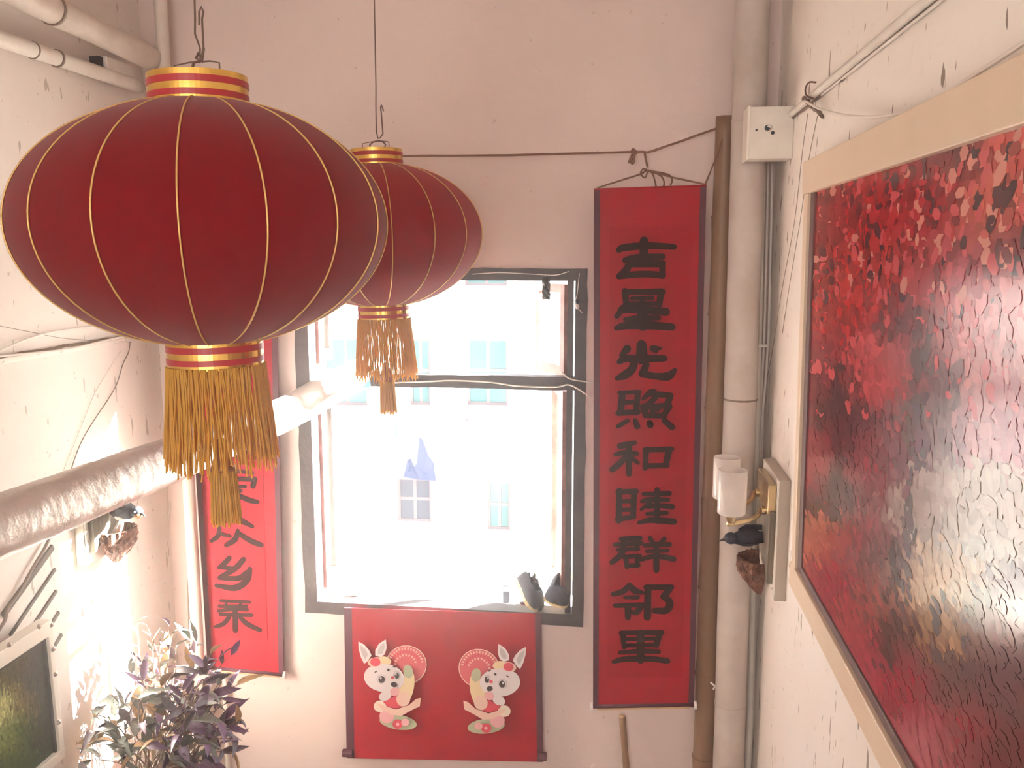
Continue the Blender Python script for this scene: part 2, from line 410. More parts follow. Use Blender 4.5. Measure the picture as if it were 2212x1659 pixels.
def hang(name, L, dz, label, pts, knot):
    w0 = L.location + Vector((0, 0, dz))
    t = thing(name, label, 'wire', (w0.x, w0.y, ZT), 'lantern hanging wires')
    part(MB().tube([(w0.x, w0.y, ZT)] + [w0 + Vector((a, 0, b)) for a, b in pts], .0022 * (w0.y / 1.9) ** .3, 6), 'strand', M['wire'], t)
    part(MB().tube([w0 + Vector((a, 0, b)) for a, b in knot], .0032, 6), 'knot', M['wire'], t)
hang('hanging_wire', NL, nz, 'long rusty wire with twisted hook holding the nearer lantern', [(-.002, .17), (-.004, .09), (-.006, .06), (.004, .03), (.002, 0), (.012, .03), (.012, .09), (.016, .105), (.012, .115), (.006, .105), (.005, .078)],
     [(-.02, -.022), (-.012, .0), (.004, .004), (.008, .012), (.0, .02), (-.006, .01), (.006, .0), (.012, .03)])
hang('hanging_wire', FL, fz, 'thin rusty wire with open hook holding the farther lantern', [(-.004, .2), (-.006, .12), (-.006, .04), (0, .012), (.008, .014), (.02, .03), (.016, .10), (.013, .13), (.016, .14), (.021, .13), (.024, .115)],
     [(-.032, -.03), (-.034, -.012), (-.02, 0), (.0, .004), (.02, .0), (.03, -.012), (.024, -.022)])

# ------------------------------------------------------------------ scrolls
def onplane(px, Y): return aY(px[0], px[1], Y)
def ribbon(mb, pts, Y, yo):
    """pts: (px,py,halfwidth px) -> round-ended brush stroke on the plane y=Y"""
    sc = []
    P = [aY(x, y, Y) for x, y, h in pts]
    hw = [h / FPX * Y * 1.12 for x, y, h in pts]
    k = len(P); vs = []; fs = []
    for i in range(k):
        t = P[min(i + 1, k - 1)] - P[max(i - 1, 0)]; t.y = 0; t.normalize(); n = Vector((-t.z, 0, t.x))
        vs += [P[i] + n * hw[i], P[i] - n * hw[i]]
    for i in range(k - 1): fs.append((2 * i, 2 * i + 1, 2 * i + 3, 2 * i + 2))
    for v in vs: v.y = Y - yo
    mb.add(vs, fs)
    for i in (0, k - 1):
        c = P[i]; ring = [(c.x + hw[i] * .97 * math.cos(a * math.pi / 6), Y - yo - .00003, c.z + hw[i] * .97 * math.sin(a * math.pi / 6)) for a in range(12)]
        mb.add(ring, [tuple(range(12))])
def glyphs(txt, root, Y, ox, oy, sc, data):
    for name, strokes in data:
        mb = MB(); yo = .0042
        for st in strokes:
            pts = [(ox + x * sc, oy + y * sc, h * sc) for x, y, h in st]
            if len(pts) > 2:
                pts = [(v.x, v.y, v.z) for v in smoothline(pts, 4)]
            ribbon(mb, pts, Y, yo); yo += .00004
        part(mb, 'character', M['ink'], root)
Z1 = [('ji', [[(165, 212, 20), (200, 195, 24), (350, 180, 24), (480, 182, 22), (585, 188, 20)], [(357, 140, 28), (357, 280, 30)], [(212, 290, 20), (300, 272, 24), (500, 262, 20)], [(250, 315, 22), (215, 372, 26), (168, 412, 20)], [(235, 322, 20), (500, 316, 24)], [(498, 312, 20), (498, 408, 22)], [(165, 412, 20), (350, 395, 22), (500, 405, 22)]]),
 ('xing', [[(212, 525, 22), (222, 625, 20)], [(205, 532, 18), (500, 530, 22)], [(488, 530, 24), (472, 630, 20)], [(265, 582, 14), (420, 578, 17)], [(215, 622, 16), (480, 622, 18)], [(342, 630, 34), (348, 790, 36)], [(200, 650, 22), (150, 718, 18)], [(180, 668, 22), (350, 668, 24), (525, 684, 28)], [(215, 742, 16), (350, 728, 22), (470, 730, 16)], [(148, 808, 18), (220, 788, 26), (400, 786, 28), (572, 800, 24)]]),
 ('guang', [[(338, 935, 34), (342, 1040, 40)], [(228, 965, 28), (185, 1015, 16)], [(425, 962, 24), (485, 962, 10)], [(440, 975, 20), (455, 985, 10)], [(168, 1066, 18), (215, 1040, 24), (350, 1040, 26), (512, 1038, 22)], [(285, 1065, 26), (262, 1125, 28), (205, 1168, 28), (152, 1190, 16)], [(375, 1085, 22), (348, 1150, 26)], [(345, 1155, 26), (440, 1172, 22), (540, 1175, 30), (592, 1128, 16)]]),
 ('zhao', [[(192, 1310, 22), (180, 1440, 24)], [(168, 1300, 14), (322, 1294, 16)], [(310, 1300, 20), (296, 1450, 22)], [(195, 1376, 16), (300, 1370, 18)], [(160, 1456, 20), (312, 1446, 20)], [(352, 1345, 14), (400, 1300, 20), (430, 1290, 20)], [(410, 1308, 20), (560, 1320, 20)], [(560, 1322, 20), (530, 1400, 24)], [(450, 1330, 18), (400, 1382, 20), (342, 1412, 14)], [(352, 1405, 24), (372, 1468, 22)], [(370, 1412, 18), (540, 1395, 20)], [(548, 1405, 24), (510, 1470, 20)], [(365, 1472, 20), (515, 1474, 20)], [(420, 1435, 18), (470, 1430, 12)], [(232, 1512, 16), (160, 1556, 16)], [(288, 1510, 16), (306, 1556, 22)], [(400, 1530, 22), (405, 1546, 24)], [(512, 1512, 20), (570, 1562, 22)]])]
Z2 = [('he', [[(245, 108, 14), (150, 130, 20)], [(118, 186, 12), (170, 174, 16), (262, 180, 13)], [(205, 130, 20), (207, 312, 18)], [(190, 195, 16), (140, 250, 20), (98, 284, 18)], [(215, 200, 14), (265, 240, 12)], [(318, 155, 18), (312, 275, 16)], [(310, 155, 16), (485, 150, 16)], [(468, 155, 20), (446, 258, 18)], [(312, 260, 16), (456, 256, 16)]]),
 ('mu', [[(145, 420, 18), (140, 618, 18)], [(135, 430, 16), (255, 424, 16)], [(240, 425, 18), (234, 590, 18)], [(150, 490, 13), (235, 488, 14)], [(150, 546, 13), (235, 544, 13)], [(132, 608, 16), (240, 590, 15)], [(390, 414, 16), (390, 618, 18)], [(302, 442, 12), (470, 438, 16)], [(290, 490, 12), (340, 480, 18), (462, 480, 13)], [(350, 495, 12), (288, 542, 11)], [(330, 525, 14), (400, 518, 14), (488, 526, 18)], [(325, 572, 12), (450, 566, 15)], [(272, 630, 12), (350, 612, 18), (498, 622, 20)]]),
 ('qun', [[(155, 735, 13), (278, 730, 17)], [(268, 735, 16), (256, 800, 17)], [(115, 772, 14), (288, 764, 14)], [(135, 806, 12), (268, 800, 13)], [(175, 740, 16), (160, 830, 18), (96, 888, 16)], [(185, 855, 16), (194, 918, 14)], [(175, 852, 14), (276, 846, 15)], [(266, 850, 15), (258, 910, 15)], [(190, 910, 14), (268, 906, 14)], [(345, 728, 13), (362, 762, 15)], [(438, 734, 14), (402, 772, 14)], [(310, 778, 14), (472, 770, 15)], [(322, 816, 12), (458, 810, 13)], [(288, 870, 13), (350, 850, 16), (420, 850, 16), (498, 866, 18)], [(385, 770, 17), (385, 938, 18)]]),
 ('lin', [[(210, 1038, 16), (165, 1078, 18), (106, 1095, 16)], [(210, 1038, 18), (250, 1074, 20), (300, 1086, 11)], [(180, 1116, 11), (265, 1115, 14)], [(118, 1170, 14), (298, 1164, 16)], [(288, 1170, 18), (255, 1215, 18), (215, 1205, 10)], [(200, 1170, 20), (200, 1248, 18)], [(332, 1060, 20), (326, 1246, 22)], [(320, 1050, 18), (485, 1048, 16)], [(475, 1055, 18), (432, 1112, 20)], [(435, 1112, 18), (474, 1150, 22), (450, 1200, 22), (372, 1202, 18)]]),
 ('li', [[(168, 1350, 18), (176, 1440, 15)], [(155, 1346, 14), (422, 1344, 16)], [(405, 1348, 20), (386, 1428, 17)], [(180, 1388, 12), (390, 1384, 13)], [(175, 1430, 13), (390, 1426, 14)], [(283, 1345, 22), (283, 1525, 24)], [(148, 1476, 13), (280, 1466, 16), (400, 1470, 15)], [(108, 1536, 13), (180, 1518, 19), (350, 1516, 18), (458, 1530, 18)]])]
Z3 = [('fang', [[(340, 100, 14), (385, 128, 16)], [(380, 130, 16), (350, 180, 15), (308, 190, 7)]]),
 ('ai', [[(250, 288, 11), (330, 280, 12), (420, 290, 10)], [(235, 330, 13), (330, 328, 14), (432, 328, 16)], [(430, 332, 16), (420, 372, 16)], [(270, 372, 12), (375, 374, 9)], [(345, 400, 12), (320, 405, 12)], [(330, 405, 18), (290, 440, 16), (240, 474, 10)], [(325, 425, 14), (390, 455, 17), (448, 470, 13)]]),
 ('zhong', [[(296, 546, 16), (250, 578, 17), (198, 596, 12)], [(300, 548, 15), (360, 590, 18), (418, 620, 12)], [(215, 630, 13), (205, 678, 16), (165, 710, 12)], [(215, 665, 13), (280, 680, 11)], [(328, 645, 12), (310, 700, 18), (255, 736, 14)], [(335, 665, 15), (410, 710, 18), (472, 735, 16)]]),
 ('xiang', [[(276, 814, 15), (245, 848, 17), (210, 875, 11)], [(215, 872, 12), (300, 882, 15)], [(364, 822, 16), (310, 880, 18), (215, 936, 14)], [(215, 938, 14), (330, 940, 17), (385, 905, 18)], [(402, 882, 15), (385, 950, 20), (310, 1000, 20), (195, 985, 13)]]),
 ('qin', [[(222, 1078, 10), (400, 1087, 11)], [(212, 1112, 11), (380, 1112, 11)], [(255, 1095, 9), (262, 1130, 9)], [(345, 1095, 9), (330, 1130, 9)], [(208, 1142, 11), (300, 1130, 13), (385, 1134, 12)], [(220, 1164, 11), (412, 1168, 13)], [(312, 1130, 18), (312, 1262, 17)], [(275, 1178, 13), (240, 1220, 15), (188, 1240, 11)], [(340, 1180, 13), (390, 1225, 17), (464, 1260, 14)]])]
def lerp2(a, b, t): return (a[0] + (b[0] - a[0]) * t, a[1] + (b[1] - a[1]) * t)
def wall_scroll(label, TL, TR, BR, BL, Y, bw, panel, chars):
    """bw: border width as fraction; panel: (l, r, t, b) fractions"""
    def uv(u, v): return lerp2(lerp2(TL, TR, u), lerp2(BL, BR, u), v)
    c = aY(*uv(.5, 1), Y)
    root = thing('couplet_scroll', label, 'scroll', c, 'red couplet scrolls')
    def grid(u0, u1, v0, v1, yo, nu, nv, curl=0):
        vs = []; fs = []
        for j in range(nv + 1):
            for i in range(nu + 1):
                p = aY(*uv(u0 + (u1 - u0) * i / nu, v0 + (v1 - v0) * j / nv), Y); p.y = Y - yo
                vs.append(p)
        for j in range(nv):
            for i in range(nu):
                a = j * (nu + 1) + i; fs.append((a, a + nu + 1, a + nu + 2, a + 1))
        return MB().add(vs, fs)
    part(grid(bw, 1 - bw, 0, 1, 0, 6, 30), 'cloth', M['scroll'], root, solid=.002)
    part(grid(0, bw, 0, 1, .0005, 2, 30), 'border', M['maroon'], root, solid=.003)
    part(grid(1 - bw, 1, 0, 1, .0005, 2, 30), 'border', M['maroon'], root, solid=.003)
    part(grid(panel[0], panel[1], panel[2], panel[3], .002, 4, 20), 'paper_panel', M['paper'], root, solid=.001)
    a, b = aY(*uv(0, 0), Y), aY(*uv(1, 0), Y)
    part(MB().tube([a, b], .004, 10), 'top_rod', M['scroll'], root, smooth=True)
    a, b = aY(*uv(0, 1), Y), aY(*uv(1, 1), Y); d = (b - a).normalized()
    ro = part(MB().tube([a - Vector((0, -.004, 0)), b + Vector((0, .004, 0))], .012, 12), 'bottom_rod', M['maroon'], root, smooth=True)
    part(MB().slab([a + Vector((.02, -.0125, -.004)), b + Vector((-.02, -.0125, -.004)), b + Vector((-.02, -.0125, -.011)), a + Vector((.02, -.0125, -.011))], (0, .003, 0)), 'rod_edge', M['rod'], root)
    subpart(MB().tube([a - d * .012, a], .020, 12), 'rod_cap', M['cap'], ro, root); subpart(MB().tube([b, b + d * .012], .020, 12), 'rod_cap', M['cap'], ro, root)
    for txt, ox, oy, sc, data in chars: glyphs(txt, root, Y, ox, oy, sc, data)
    return root
YS = 3.86
wall_scroll('long red scroll with nine dark characters right of the window', (1283, 409), (1526, 401), (1499, 1523), (1281, 1526), YS, .055, (.14, .88, .075, .945),
            [('right', 1290, 480, 220 / 777, Z1), ('right2', 1290, 920, 220 / 664, Z2)])
wall_scroll('red scroll left of the window, partly hidden by lantern tassel and duct', (386, 420), (594, 412), (613, 1458), (449, 1442), YB - .035, .065, (.16, .80, .07, .93),
            [('left', 400, 920, 260 / 744, Z3)])

# festive banner under the window
YN = YB - .04
BT = [(748, 1313), (1167, 1326), (1172, 1646), (754, 1638)]
bn = thing('rabbit_banner', 'red cloth banner printed with two white rabbits below the window', 'banner', aY(960, 1645, YN))
def buv(u, v): return lerp2(lerp2(BT[0], BT[1], u), lerp2(BT[3], BT[2], u), v)
def bq(u0, u1, v0, v1, yo): return [aY(*buv(*p), YN) - Vector((0, yo, 0)) for p in ((u0, v0), (u0, v1), (u1, v1), (u1, v0))]
part(MB().slab(bq(.025, .975, 0, 1, 0), (0, .003, 0)), 'cloth', M['scroll'], bn)
part(MB().slab(bq(-.012, .028, 0, 1, .0005), (0, .004, 0)), 'border', M['maroon'], bn); part(MB().slab(bq(.972, 1.004, 0, 1, .0005), (0, .004, 0)), 'border', M['maroon'], bn)
for u0, u1 in ((-.03, .02), (.98, 1.02)):
    a, b = aY(*buv(u0, .965), YN), aY(*buv(u1, .965), YN)
    part(MB().tube([a, b], .02, 12), 'rod_end', M['maroon'], bn)
PR = dict(white=(.74, .68, .68), pink=(.80, .42, .44), red=(.62, .06, .09), dred=(.45, .05, .07), green=(.42, .46, .30), yel=(.78, .62, .38), peach=(.80, .55, .45), rose=(.62, .13, .15), dark=(.05, .035, .04), cream=(.82, .70, .58), grey=(.5, .45, .46))
PM = {k: mat('print_' + k, v, .6) for k, v in PR.items()}
def rabbit(fx):
    """fx maps zoom coords of the left figure to photo px"""
    yo = [.004]
    def poly(pts, c, nm):
        yo[0] += .00025
        P = [aY(*fx(x, y), YN) - Vector((0, yo[0], 0)) for x, y in pts]
        part(MB().slab(P, (0, .0002, 0)), nm, PM[c], bn)
    def ell(cx, cy, rx, ry, c, nm, rot=0, n=22):
        ca, sa = math.cos(rot), math.sin(rot)
        poly([(cx + rx * math.cos(t) * ca - ry * math.sin(t) * sa, cy + rx * math.cos(t) * sa + ry * math.sin(t) * ca) for t in [2 * math.pi * i / n for i in range(n)]], c, nm)
    ell(690, 680, 195, 185, 'cream', 'print_ring'); ell(690, 680, 188, 178, 'rose', 'print_disc')
    for rr, nn in ((158, 17), (128, 14), (98, 10)):
        for i in range(nn):
            a = -math.pi * .98 + i * 3.1 / nn
            ell(690 + rr * math.cos(a), 670 + rr * .93 * math.sin(a), 13, 8, 'peach' if rr != 128 else 'red', 'print_dot', a, 6)
    poly([(245, 450), (300, 480), (345, 530), (370, 580), (330, 640), (300, 660), (270, 600), (248, 520)], 'white', 'print_ear'); poly([(262, 480), (305, 515), (335, 570), (315, 625), (285, 580), (265, 530)], 'grey', 'print_ear_inner')
    poly([(505, 430), (512, 510), (495, 570), (455, 600), (405, 580), (405, 530), (440, 470)], 'white', 'print_ear'); poly([(490, 455), (495, 510), (470, 565), (430, 570), (430, 530), (455, 485)], 'grey', 'print_ear_inner')
    ell(620, 1210, 178, 70, 'green', 'print_base', .15); ell(515, 1150, 70, 70, 'pink', 'print_foot'); ell(450, 1060, 60, 55, 'cream', 'print_flower')
    poly([(420, 1030), (480, 1050), (600, 1090), (720, 1050), (790, 990), (835, 980), (825, 1060), (740, 1100), (650, 1150), (560, 1140), (470, 1090)], 'peach', 'print_skirt')
    poly([(480, 1020), (600, 960), (720, 1000), (700, 1050), (600, 1080), (520, 1060)], 'red', 'print_dress')
    ell(700, 880, 70, 170, 'yel', 'print_fish', .2); ell(670, 990, 65, 70, 'peach', 'print_fish_head', .2); ell(715, 730, 45, 65, 'green', 'print_fish_tail', -.2)
    ell(490, 790, 192, 135, 'white', 'print_head', .12); ell(500, 960, 62, 45, 'white', 'print_paw', -.4); ell(590, 920, 45, 40, 'pink', 'print_paw', -.4)
    ell(410, 640, 75, 45, 'peach', 'print_headband', -.15); ell(500, 625, 60, 35, 'yel', 'print_crown', .3); ell(408, 640, 48, 40, 'red', 'print_bow')
    for ex, ey, rx, ry in ((463, 800, 44, 44), (607, 762, 30, 40)):
        ell(ex, ey, rx, ry, 'grey', 'print_eye'); ell(ex + 2, ey, rx * .86, ry * .86, 'white', 'print_eye_white'); ell(ex + 4, ey + 4, rx * .7, ry * .75, 'dark', 'print_pupil'); ell(ex - 4, ey - 8, rx * .24, ry * .24, 'white', 'print_glint')
    ell(572, 785, 17, 14, 'red', 'print_nose'); ell(585, 850, 30, 24, 'dark', 'print_mouth', .3); ell(532, 712, 11, 12, 'dark', 'print_mark')
    ell(415, 728, 16, 6, 'dark', 'print_brow', -.5); ell(588, 682, 16, 6, 'dark', 'print_brow', .3)
    ell(618, 1222, 48, 45, 'red', 'print_rose'); ell(690, 1205, 38, 35, 'pink', 'print_rose'); ell(620, 1222, 16, 15, 'pink', 'print_rose_heart')
k7 = 480 / 2101
rabbit(lambda x, y: (720 + x * k7, 1280 + y * k7))
rabbit(lambda x, y: (720 + (2070 - x) * k7, 1280 + (y + 34 + (690 - x) * .04) * k7))

# ------------------------------------------------------------------ pipes and poles at the right
def lin(a, b, n): return [a + (b - a) * (i / n) for i in range(n + 1)]
YD = 3.82
a, b = aY(1628, -60, YD), aY(1572, 1700, YD); b = a + (b - a) * (a.z - 0.0) / (a.z - b.z); b.x = min(b.x, XR - .09); top = a + (a - b) * ((ZT - a.z) / (a.z - b.z))
dp = thing('drain_pipe', 'thick grey-white painted drain pipe running up the right corner', 'pipe', b)
part(MB().tube(lin(top, b, 40), .069, 28, jit=.02), 'pipe_body', M['pipe_d'], dp, smooth=True)
for y in (262, 862, 1520):
    c = a + (b - a) * ((a.z - aY(1600, y, YD).z) / (a.z - b.z)); part(MB().tube([c + Vector((0, 0, .004)), c - Vector((0, 0, .004))], .0715, 28), 'joint_ring', M['grime_shade'] if y == 862 else M['pipe_d'], dp, smooth=False)
YP = 3.94
a, b = aY(1568, 252, YP), aY(1520, 1659, YP); b2 = a + (b - a) * ((a.z) / (a.z - b.z))
bm = thing('bamboo_pole', 'old brown bamboo pole standing behind the right scroll', 'pole', b2)
pts = lin(a, b2, 60); L = (a - b2).length
rs = []
nodes = [i * L / 9 for i in range(1, 9)]
for i in range(61):
    d = i * L / 60; nd = min(abs(d - q) for q in nodes); rs.append(.042 + .012 * i / 60 + (.003 if nd < L / 110 else 0))
part(MB().tube(pts, rs, 20, jit=.03), 'culm', M['bamboo'], bm, smooth=True)
for q in nodes:
    c = a + (b2 - a) * (q / L); part(MB().tube([c + Vector((0, 0, .006)), c - Vector((0, 0, .006))], .047 + .012 * q / L, 20), 'node_ring', M['bamboo'], bm)
YC = 3.95
a, b = aX(1648, 352, XR - .022), aY(1618, 1560, 3.9)
a = aY(1646, 352, 3.9); b = aY(1619, 1560, 3.9)
cp = thing('conduit', 'slim white plastic conduit going down from the junction box', 'pipe', b)
part(MB().tube(lin(a, b, 30) + [Vector((b.x, b.y, 0))], .017, 12, jit=.04), 'tube', M['white'], cp, smooth=True)
c = aY(1637, 746, 3.9)
part(MB().box((c.x - .035, c.y - .02, c.z - .006), (c.x + .04, c.y + .02, c.z + .006)), 'clip', M['white'], cp, bevel=.002)
for i, (x0, x1, dy) in enumerate(((1659, 1631, 3.93), (1668, 1634, 3.955))):
    pts = smoothline([aY(x0, 352, dy), aY(x0 - 4, 560, dy), aY(x0 - 10, 760, dy), aY(x1 + 6, 1000, dy), aY(x1, 1300, dy), aY(x1 - 4, 1640, dy)], 6)
    tag(MB().tube(pts, .006, 8).build('cable', M['cable'], smooth=True), ['white flat cable beside the conduit in right corner, nearer the conduit', 'white cable in right corner lying against the right wall'][i], 'cable', 'corner cables')
# junction box
jb = thing('junction_box', 'small white junction box above the conduit by the drain pipe', 'box', aY(1650, 345, 3.62))
x0 = aY(1613, 290, 3.6).x; z1, z0 = aY(1650, 230, 3.6).z, aY(1650, 343, 3.6).z
part(MB().box((x0 + .008, 3.6, z0), (XR, 3.72, z1)), 'box_body', M['white'], jb, bevel=.003)
part(MB().box((x0 - .0, 3.595, z0 - .004), (x0 + .012, 3.725, z1 + .004)), 'box_lid', M['board'], jb, bevel=.003)
for px, py, r in ((1658, 276, .011), (1634, 281, .004), (1669, 287, .007)):
    c = aY(px, py, 3.6); part(MB().tube([c, c - Vector((0, .004, 0))], r, 12), 'knockout', M['black'], jb)
# diagonal conduit and cables on the right wall
XW = XR - .014
pts = lin(aX(1690, 262, XW), aX(2075, -60, XW), 24)
dc = thing('diagonal_conduit', 'dusty white conduit slanting up the right wall', 'pipe', pts[0])
part(MB().tube(pts, .0125, 12, jit=.05), 'tube', M['white'], dc, smooth=True)
for off, ph in (((0, 0, .0135), 0), ((.003, 0, -.014), 9)):
    part(MB().tube([p + Vector(off) + Vector((.006, 0, .004 * noise.noise(Vector((i * .8, ph, 0))))) for i, p in enumerate(pts)], [max(.0012, .0042 + .005 * noise.noise(Vector((i * 1.3, ph + 4, 0)))) for i in range(25)], 6), 'dust_crust', M['grime_shade'], dc)
e = aX(1690, 262, XW); f = aY(1662, 276, 3.6) - Vector((0, .004, 0))
part(MB().tube(smoothline([e, (e + f) / 2 + Vector((-.02, 0, .01)), f], 5), .011, 10), 'elbow', M['white'], dc, smooth=True)
pts = lin(aX(1775, 205, XW + .006), aX(2110, -60, XW + .006), 10)
tag(MB().tube(pts, .004, 8).build('cable', M['cable'], smooth=True), 'thin white cable parallel to and just below the diagonal conduit', 'cable')
pts = smoothline([aX(1738, 218, XW - .024), aX(1775, 237, XW - .016), aX(1840, 251, XW - .012), aX(1920, 250, XW - .012), aX(2010, 222, XW - .012), aX(2100, 165, XW - .012), aX(2212, 92, XW - .012), aX(2330, 0, XW - .012)], 8)
tag(MB().tube(pts, .0042, 8).build('cable', M['cable'], smooth=True), 'white cable drooping in a curve above the big painting', 'cable')
hk = thing('wall_hook', 'rusty wire hook with frayed tape on the diagonal conduit', 'hook', aX(1745, 215, XW))
part(MB().tube(smoothline([aX(1762, 178, XW - .012), aX(1748, 178, XW - .02), aX(1740, 190, XW - .024), aX(1742, 206, XW - .02), aX(1756, 212, XW - .012)], 5), .003, 8), 'hook_wire', M['wire'], hk)
part(MB().tube([p + Vector((0, 0, .005 * noise.noise(Vector((i, 0, 0))))) for i, p in enumerate(lin(aX(1737, 212, XW - .014), aX(1778, 254, XW - .006), 10))], [.008, .007, .010, .006, .009, .006, .008, .005, .008, .007, .004], 8, jit=.8), 'tape', M['grime_shade'], hk)
for i, (p, q) in enumerate((((1745, 245), [(1733, 330), (1716, 480), (1690, 620), (1668, 760), (1650, 850)]), ((1766, 250), [(1748, 340), (1728, 480), (1708, 600), (1690, 720)]))):
    pts = smoothline([aX(*p, XR - .004)] + [aX(*w, XR - .004) for w in q], 4)
    tag(MB().tube(pts, .0012, 6).build('thread', M['dcable']), ['thin thread trailing down the right wall from the hook', 'fainter thread beside it on the right wall, nearer the painting'][i], 'thread')

# ------------------------------------------------------------------ big painting on the right wall
def keyed(keys, x, y, sig):
    s = 0; c = [0, 0, 0]
    for kx, ky, col in keys:
        w = math.exp(-((kx - x) ** 2 + (ky - y) ** 2) / (2 * sig * sig)) + 1e-9
        s += w
        for i in range(3): c[i] += w * col[i]
    return [q / s for q in c]
def srgb(r, g, b): return tuple(((q / 255) / 12.92 if q < 10 else ((q / 255 + .055) / 1.055) ** 2.4) for q in (r, g, b))
def lean(x, y, t): return aX(x, y, t)
TLi, BLi = aX(1756, 417, XR - .035), aX(1727, 1230, XR - .022)
eY = 0.95                                            # far end of the painting, beyond the frame
zt_i, zb_i = TLi.z, BLi.z
def pp(u, v, off=0):
    """u along -Y metres from the left inner edge, v 0 top..1 bottom"""
    a = TLi + (BLi - TLi) * v
    return Vector((a.x - off, a.y - u, a.z))
hgt = (TLi - BLi).length; wid = TLi.y - eY; fw = .085
pr = thing('framed_painting', 'big painting of red trees in a cream frame on right wall', 'painting', pp(wid / 2, 1.0) + Vector((0, 0, -fw)))
def fr(u0, u1, v0, v1, o0, o1, nm, m, miter=None):
    q = [pp(u0, v0, o0), pp(u0, v1, o0), pp(u1, v1, o0), pp(u1, v0, o0)]
    part(MB().slab(q, (-(o1 - o0), 0, 0)), nm, m, pr, bevel=.003)
vv = fw / hgt
fr(-fw, wid + fw, -vv * 1.25, 0, -.018, .018, 'frame_rail', M['cream']); fr(-fw, wid + fw, 1, 1 + vv, -.018, .018, 'frame_rail', M['cream'])
fr(-fw * .62, 0, 0, 1, -.018, .018, 'frame_rail', M['cream']); fr(wid, wid + fw, 0, 1, -.018, .018, 'frame_rail', M['cream'])
fr(0, .055, 0, 1, -.012, .007, 'rebate', M['rebate']); fr(.055, wid, 1 - .022, 1, -.012, .007, 'rebate', M['rebate'])
K = [(1800, 450, srgb(150, 40, 45)), (1900, 420, srgb(170, 45, 50)), (2000, 420, srgb(150, 40, 50)), (2080, 350, srgb(110, 30, 40)), (2180, 350, srgb(190, 80, 75)), (2150, 450, srgb(200, 95, 85)), (2190, 520, srgb(110, 35, 45)),
     (1790, 650, srgb(165, 45, 45)), (1880, 600, srgb(170, 50, 50)), (1980, 620, srgb(165, 60, 65)), (2100, 600, srgb(170, 75, 85)), (2190, 650, srgb(190, 110, 110)),
     (1770, 800, srgb(140, 45, 55)), (1812, 850, srgb(35, 25, 30)), (1812, 950, srgb(35, 25, 30)), (1815, 1060, srgb(60, 45, 50)), (1880, 820, srgb(185, 75, 80)), (1960, 780, srgb(180, 85, 90)), (1990, 720, srgb(85, 65, 70)), (2010, 800, srgb(95, 75, 80)), (2080, 720, srgb(200, 120, 125)), (2160, 760, srgb(195, 130, 130)),
     (1765, 980, srgb(165, 60, 70)), (1850, 1000, srgb(150, 60, 70)), (1920, 960, srgb(120, 80, 85)), (2020, 900, srgb(120, 95, 95)), (2120, 900, srgb(190, 130, 135)), (2200, 900, srgb(170, 90, 100)),
     (1760, 1180, srgb(185, 110, 90)), (1850, 1150, srgb(150, 80, 85)), (1900, 1200, srgb(110, 85, 85)), (2000, 1100, srgb(170, 150, 140)), (2100, 1100, srgb(190, 175, 160)), (2200, 1100, srgb(185, 165, 150)),
     (1775, 1240, srgb(150, 55, 70)), (1850, 1330, srgb(165, 75, 80)), (1900, 1300, srgb(140, 85, 75)), (1930, 1370, srgb(75, 50, 45)), (2010, 1250, srgb(200, 170, 140)), (2040, 1350, srgb(170, 130, 90)), (2100, 1350, srgb(95, 65, 55)), (2180, 1350, srgb(120, 75, 70)),
     (1880, 1430, srgb(170, 70, 85)), (1960, 1480, srgb(140, 45, 60)), (2050, 1450, srgb(75, 45, 45)), (2150, 1480, srgb(85, 45, 50)), (2200, 1450, srgb(60, 40, 45)), (1980, 1600, srgb(165, 65, 80)), (2080, 1580, srgb(125, 40, 50)), (2180, 1600, srgb(80, 35, 40))]
TR = [((1812, 800), (1808, 1120), 15, (.020, .012, .016)), ((1838, 905), (1832, 1110), 8, (.03, .018, .022)), ((1995, 720), (1990, 1010), 16, (.10, .07, .075)), ((1970, 900), (1955, 1330), 12, (.10, .07, .07)), ((1935, 1180), (1925, 1440), 20, (.055, .035, .03)), ((2035, 1290), (2018, 1440), 14, (.05, .032, .028)), ((2085, 1330), (2095, 1470), 12, (.05, .03, .028)), ((1918, 380), (1912, 450), 9, (.05, .015, .02)), ((1875, 470), (1872, 530), 10, (.06, .018, .022)), ((2170, 380), (2150, 560), 14, (.06, .018, .025))]
def trunk_at(x, y):
    for (a, b, w, c) in TR:
        if a[1] - 8 < y < b[1] + 8 and abs(x - (a[0] + (b[0] - a[0]) * (y - a[1]) / (b[1] - a[1]))) < w: return c
rnd = random.Random(3)
mb = MB(); nu, nv = 60, 60
for j in range(nv):
    for i in range(nu):
        u0, u1, v0, v1 = wid * i / nu, wid * (i + 1) / nu, j / nv, (j + 1) / nv
        x, y = prj(pp((u0 + u1) / 2, (v0 + v1) / 2)); c = keyed(K, min(x, 2300), y, 45)
        mb.add([pp(u0, v0, .0006), pp(u0, v1, .0006), pp(u1, v1, .0006), pp(u1, v0, .0006)], [(0, 1, 2, 3)], c)
cv = part(mb, 'canvas', M['canvas'], pr)
mb = MB()
